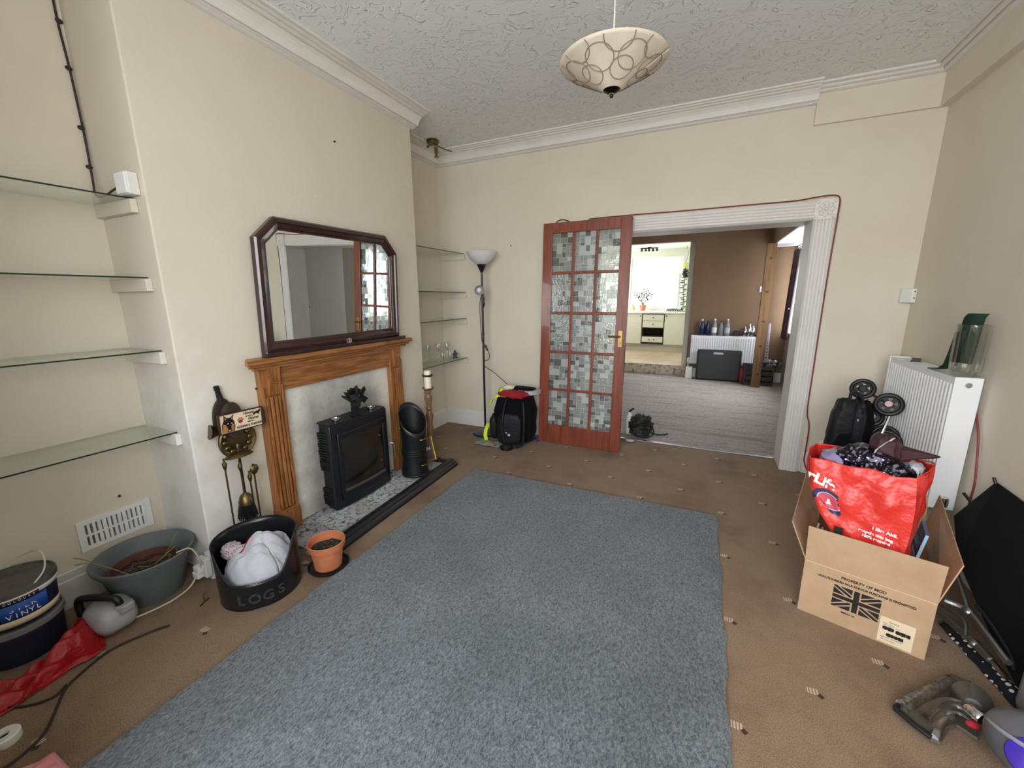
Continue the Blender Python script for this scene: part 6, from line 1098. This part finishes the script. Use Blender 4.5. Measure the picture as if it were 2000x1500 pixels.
tag(obj('pipe_box', MB().box(-0.19, -0.09, 7.30, 7.36, 0, 0.19), white_plastic, bev=0.004), 'low white boxing at the foot of the wall left of the black case', 'box')
pw_ = thing('timber_post', (0.80, 6.95, 0), 'rough timber post propping the lowered ceiling in the dining room', 'post'); obj('post', MB().hexa([(0.735, 6.92, 0), (0.85, 6.92, 0), (0.85, 7.0, 0), (0.735, 7.0, 0)], [(0.742, 6.92, 2.06), (0.857, 6.92, 2.06), (0.857, 7.0, 2.06), (0.742, 7.0, 2.06)]), post_wood, pw_)
kn = MB()
for z in (1.86, 1.40, 0.98, 0.62, 0.2): kn.ball((0.80, 6.9195, z), (0.022, 0.001, 0.016), 10)
obj('wood_knots', kn, M('knot brown', '3d2512', 0.8), pw_)
tag(obj('beam_wedge', B(0.73, 1.0, 6.94, 6.98, 2.035, 2.06), post_wood), 'short timber batten on top of the dining room post', 'batten') if False else None
cr = thing('dark_crate', (0.9, 7.25, 0), 'dark crate of clutter behind the timber post', 'crate'); cm = MB()
for z in (0.0, 0.08, 0.16, 0.24): cm.box(0.64, 1.03, 7.08, 7.09, z, z + 0.055).box(0.64, 1.03, 7.36, 7.37, z, z + 0.055).box(0.64, 0.65, 7.08, 7.37, z, z + 0.055).box(1.02, 1.03, 7.08, 7.37, z, z + 0.055)
for x in (0.64, 1.01):
    for y in (7.08, 7.35): cm.box(x, x + 0.02, y, y + 0.02, 0, 0.295)
obj('slatted_sides', cm, M('dark slats', '2a1a18', 0.5), cr); obj('crate_base', B(0.65, 1.02, 7.09, 7.36, 0.005, 0.015), MATS['dark slats'], cr)
m_ = MB(); superball(m_, (0.99, 7.22, 0.33), (0.13, 0.1, 0.055), 0.8, 30, 16, None, lump(0.16, 6)); tag(obj('shiny_plastic_bag', m_, M('shiny grey plastic', 'a5a3a6', 0.15, 0.4, var=(20, '38302f', 0.45, 0.6)), smooth=True), 'shiny crumpled plastic bag on top of the dark crate', 'bag')
m_ = MB(); superball(m_, (0.62, 7.16, 0.15), (0.04, 0.05, 0.13), 0.8, 20, 14, None, lump(0.12, 6)); tag(obj('red_bag', m_, M('dull red bag', '6e1f2a', 0.6), smooth=True), 'dull red bag squeezed beside the black case', 'bag')
tag(obj('rolled_paper', MB().lathe([(0.028, 0), (0.028, 0.62), (0.02, 0.62), (0.02, 0.6)], (0.955, 7.42, 0.30), 18, axis=(-0.03, 0.02, 1)), dots('printed wrapping', 'b9aeb0', '3a3234', 22, 0.3), smooth=True), 'tall printed paper roll standing behind the timber post', 'paper roll')
sw_ = thing('wall_switch', (0.80, 7.49, 1.42), 'white switch on the far brown wall left of the timber post', 'switch'); obj('switch_plate', B(0.765, 0.85, 7.488, 7.5, 1.40, 1.485), white_clean, sw_, bev=0.003); obj('rocker', B(0.79, 0.82, 7.482, 7.488, 1.425, 1.46), white_plastic, sw_)
ct = thing('curtain', (1.15, 7.15, 0.72), 'dark brown purple curtain hanging at the dining room side window', 'curtain')
obj('curtain_cloth', MB().grid(lambda u, v: (1.135 + 0.022 * math.sin(u * 22) - 0.03 * (1 - v), 6.98 + 0.34 * u - 0.02 * v, 0.72 + 1.26 * v), 60, 8), M('curtain cloth', '3b2a2e', 0.8, sheen=0.05, var=(8, '4a3438', 0.4, 0.7)), ct, smooth=True, solid=0.004); obj('curtain_rail', MB().tube([(1.15, 5.5, 2.0), (1.15, 7.38, 2.0)], 0.008), steel, ct)
obj('tie_hook', MB().ball((1.10, 6.99, 1.16), 0.014, 10), chrome, ct)
# clutter by the threshold behind the glazed door
cl = thing('tangled_bag', (-0.5, 4.0, 0), 'small tangled dark green bag on the floor just behind the glazed door', 'bag')
m_ = MB(); superball(m_, (-0.47, 4.02, 0.10), (0.10, 0.09, 0.10), 0.8, 36, 24, None, lump(0.18, 7)); obj('bag_body', m_, M('dark green nylon', '20241f', 0.6, bump=(30, 1, 0.02)), cl, smooth=True)
for pts in ([(-0.56, 3.96, 0.08), (-0.47, 3.92, 0.14), (-0.40, 3.94, 0.08), (-0.42, 3.93, 0.02)], [(-0.38, 4.0, 0.14), (-0.34, 3.97, 0.06), (-0.40, 3.93, 0.015), (-0.50, 3.92, 0.02)], [(-0.38, 4.06, 0.03), (-0.30, 4.08, 0.01), (-0.22, 4.12, 0.02)]): obj('strap', MB().tube(pts, 0.007), black_nylon, cl, smooth=True)
wb_ = thing('white_bottle', (-0.60, 4.05, 0), 'white bottle with a black nozzle just behind the edge of the glazed door', 'bottle'); obj('bottle_body', MB().lathe([(0.03, 0), (0.032, 0.01), (0.032, 0.17), (0.02, 0.2), (0.012, 0.22)], (-0.588, 4.05, 0.0), 16), white_clean, wb_, smooth=True); obj('black_nozzle', MB().tube([(-0.588, 4.05, 0.22), (-0.575, 4.04, 0.245), (-0.54, 4.03, 0.27)], 0.009), black_plastic, wb_, smooth=True)
m_ = MB(); superball(m_, (-0.535, 3.80, 0.012), (0.04, 0.02, 0.012), 0.8); tag(obj('paper_scrap', m_, grey_cloth, smooth=True), 'pale scrap on the carpet at the foot of the glazed door', 'scrap')
# ================================================================== KITCHEN
def unit(name, x0, x1, label, parts):
    t = thing(name, ((x0 + x1) / 2, 9.6, 0.17), label, 'kitchen cabinet', 'pale green kitchen cabinets under the window')
    return t
UF = 9.30
dg_ = MATS.get('dark gap') or M('dark gap', '4a4436', 0.8); knob_m = M('cabinet knob', '4d3e2c', 0.4)
def knob(x, z, par): obj('knob', MB().ball((x, UF - 0.022, z), 0.013, 10), knob_m, par, smooth=True)
u1 = unit('kitchen_cabinet', -2.0, -1.195, 'pale green cabinet with one door left of the kitchen drawers', 0)
obj('carcass', B(-2.0, -1.197, UF, 9.88, 0.32, 0.985), kitchen_unit, u1); dd = obj('door', B(-1.99, -1.205, UF - 0.018, UF, 0.33, 0.975), kitchen_unit, u1, bev=0.003); knob(-1.235, 0.93, dd)
u2 = unit('kitchen_cabinet', -1.195, -0.735, 'pale green drawer cabinet with an open slot in the middle of the kitchen units', 0)
obj('carcass', MB().box(-1.195, -1.18, UF, 9.88, 0.32, 0.985).box(-0.75, -0.735, UF, 9.88, 0.32, 0.985).box(-1.18, -0.75, 9.86, 9.88, 0.32, 0.985).box(-1.18, -0.75, UF, 9.86, 0.32, 0.34).box(-1.18, -0.75, UF, 9.86, 0.67, 0.68).box(-1.18, -0.75, UF, 9.86, 0.485, 0.495), dg_, u2)
for z0, z1, kx in ((0.83, 0.965, (-0.965,)), (0.685, 0.822, (-0.965,)), (0.365, 0.482, (-1.03, -0.93))):
    dw = obj('drawer', B(-1.178, -0.752, UF - 0.018, UF + 0.4, z0, z1), kitchen_unit, u2, bev=0.003)
    for k in kx: knob(k, (z0 + z1) / 2, dw)
u3 = unit('kitchen_cabinet', -0.735, -0.28, 'pale green cabinet with one door right of the kitchen drawers', 0)
obj('carcass', B(-0.735, -0.285, UF, 9.88, 0.32, 0.985), kitchen_unit, u3); dd = obj('door', B(-0.725, -0.29, UF - 0.018, UF, 0.33, 0.975), kitchen_unit, u3, bev=0.003); knob(-0.70, 0.93, dd)
tag(obj('kitchen_worktop', B(-2.1, -0.282, 9.25, 9.90, 0.985, 1.025), worktop, bev=0.004), 'pale worktop running under the kitchen window', 'worktop'); tag(obj('plinth', B(-2.0, -0.285, 9.36, 9.38, 0.17, 0.32), M('cream plinth', 'b9b9a6', 0.5)), 'cream plinth board under the pale green kitchen units', 'plinth')
def foliage(par, c, r, n, m, s=0.03, name='leaves'):
    mb = MB()
    for i in range(n):
        a = random.random() * 2 * PI; b = math.acos(2 * random.random() - 1); k = random.random() ** 0.4
        p = Vector((c[0] + r[0] * k * math.sin(b) * math.cos(a), c[1] + r[1] * k * math.sin(b) * math.sin(a), c[2] + r[2] * k * math.cos(b)))
        Q = Matrix.Translation(p) @ Euler((random.random() * 6, random.random() * 6, random.random() * 6)).to_matrix().to_4x4(); mb.add([(-s, 0, 0), (0, -s * 0.4, 0.004), (s, 0, 0), (0, s * 0.4, 0.004)], [(0, 1, 2, 3)], Q)
    return obj(name, mb, m, par)
leafm = M('olive leaf', '3c4a26', 0.6); dleaf = M('dark leaf', '262c20', 0.6)
jp = thing('potted_plant', (-1.25, 9.72, 1.025), 'leafy branching plant in a terracotta pot on the kitchen worktop', 'potted plant')
obj('pot', MB().lathe([(0.05, 1.026), (0.07, 1.13), (0.078, 1.135), (0.078, 1.155), (0.0001, 1.15)], (-1.25, 9.72, 0), 20), terracotta, jp, smooth=True)
bm_ = MB(); random.seed(11)
for i in range(9):
    a = i * 0.7; bm_.tube([(-1.25, 9.72, 1.14), (-1.25 + 0.07 * math.cos(a), 9.72 + 0.05 * math.sin(a), 1.25), (-1.25 + (0.19 + 0.04 * (i % 2)) * math.cos(a), 9.72 + 0.08 * math.sin(a), 1.36 + 0.04 * (i % 3))], (0.008, 0.003), 5)
obj('branches', bm_, M('stem brown', '5d4a35', 0.8), jp); lv = foliage(jp, (-1.24, 9.72, 1.38), (0.24, 0.12, 0.15), 150, leafm, 0.034); lv['kind'] = 'stuff'
gpz = thing('small_green_pot', (-1.46, 9.72, 1.025), 'small lime green pot at the left of the kitchen worktop', 'pot'); obj('pot', MB().lathe([(0.03, 1.026), (0.042, 1.09), (0.044, 1.11), (0.0001, 1.1)], (-1.46, 9.72, 0), 16), M('lime plastic', 'b8c84a', 0.5), gpz, smooth=True); foliage(gpz, (-1.46, 9.72, 1.13), (0.03, 0.03, 0.03), 14, leafm, 0.016)
tp2 = thing('trailing_plant', (-0.40, 9.5, 1.9), 'trailing plant in a pale yellow pot hanging beside the kitchen window', 'potted plant')
obj('pot', MB().lathe([(0.05, 1.92), (0.07, 2.0), (0.072, 2.02), (0.0001, 2.01)], (-0.42, 9.5, 0), 20), M('pale yellow pot', 'c9cc7a', 0.5), tp2, smooth=True); obj('hanger', MB().tube([(-0.42, 9.5, 2.0), (-0.38, 9.5, 2.2), (-0.42, 9.5, 2.36)], 0.003), dark_cord, tp2)
lv = foliage(tp2, (-0.40, 9.5, 1.82), (0.07, 0.06, 0.12), 110, dleaf, 0.03); lv['kind'] = 'stuff'; trm = MB()
for i in range(26): z = 1.72 - i * 0.035; x = -0.42 + 0.03 * math.sin(i * 1.9) + 0.0015 * i; trm.box(x - 0.035 - 0.02 * (i % 3 == 0), x + 0.03, 9.49, 9.51, z, z + 0.014)
obj('trailing_stem', trm.tube([(-0.42, 9.5, 1.8), (-0.41, 9.5, 1.3), (-0.38, 9.5, 0.75)], 0.004), dleaf, tp2)
random.seed(5); bwd = thing('black_wire_basket', (-0.56, 9.6, 1.025), 'low heap of black washing up things at the right of the kitchen worktop', 'dish rack'); m_ = MB()
for i in range(9): m_.tube([(-0.72 + i * 0.035, 9.5, 1.027), (-0.71 + i * 0.035, 9.55, 1.05 + 0.03 * random.random()), (-0.69 + i * 0.035, 9.65, 1.05)], 0.009)
obj('black_bars', m_, black_plastic, bwd); obj('tray', B(-0.74, -0.38, 9.48, 9.68, 1.026, 1.034), black_plastic, bwd)
kl = thing('kitchen_spotlights', (-1.13, 9.35, 2.3), 'cluster of small black spotlights on the kitchen ceiling', 'ceiling light'); obj('bar', MB().tube([(-1.32, 9.35, 2.335), (-0.96, 9.35, 2.335)], 0.012), black_plastic, kl); obj('bar_mount', B(-1.17, -1.10, 9.33, 9.37, 2.33, 2.36), black_plastic, kl)
for i in range(5): x = -1.29 + i * 0.075; obj('spot_head', MB().lathe([(0.018, 0), (0.026, 0.05), (0.02, 0.055)], (x, 9.35, 2.325), 12, axis=(0.2 * math.sin(i * 2.1), -0.3 * math.cos(i), -1)), black_plastic, kl, smooth=True)
kr = thing('kitchen_rug', (-0.9, 7.46, 0), 'worn pale patterned mat draped over the kitchen step', 'mat')
obj('mat_face', MB().grid(lambda u, v: (-1.74 + 1.53 * u, 7.475 - 0.02 * (1 - v) - 0.004 * math.sin(u * 21), 0.004 + 0.172 * v), 40, 6), M('worn pale mat', 'b5ab98', 0.9, var=(16, '776e60', 0.48, 0.62)), kr, smooth=True, solid=0.004)

for (p, lb_) in (((-2.117, 2.02, 2.29), 'small dark nail high on the chimney breast above the mirror'), ((-1.70, 3.647, 1.83), 'small dark nail in the back wall right of the floor lamp'), ((-2.497, 0.84, 0.43), 'small dark nail in the alcove wall above the white vent')):
    tag(obj('wall_nail', MB().ball(p, 0.006, 8), iron), lb_, 'nail')
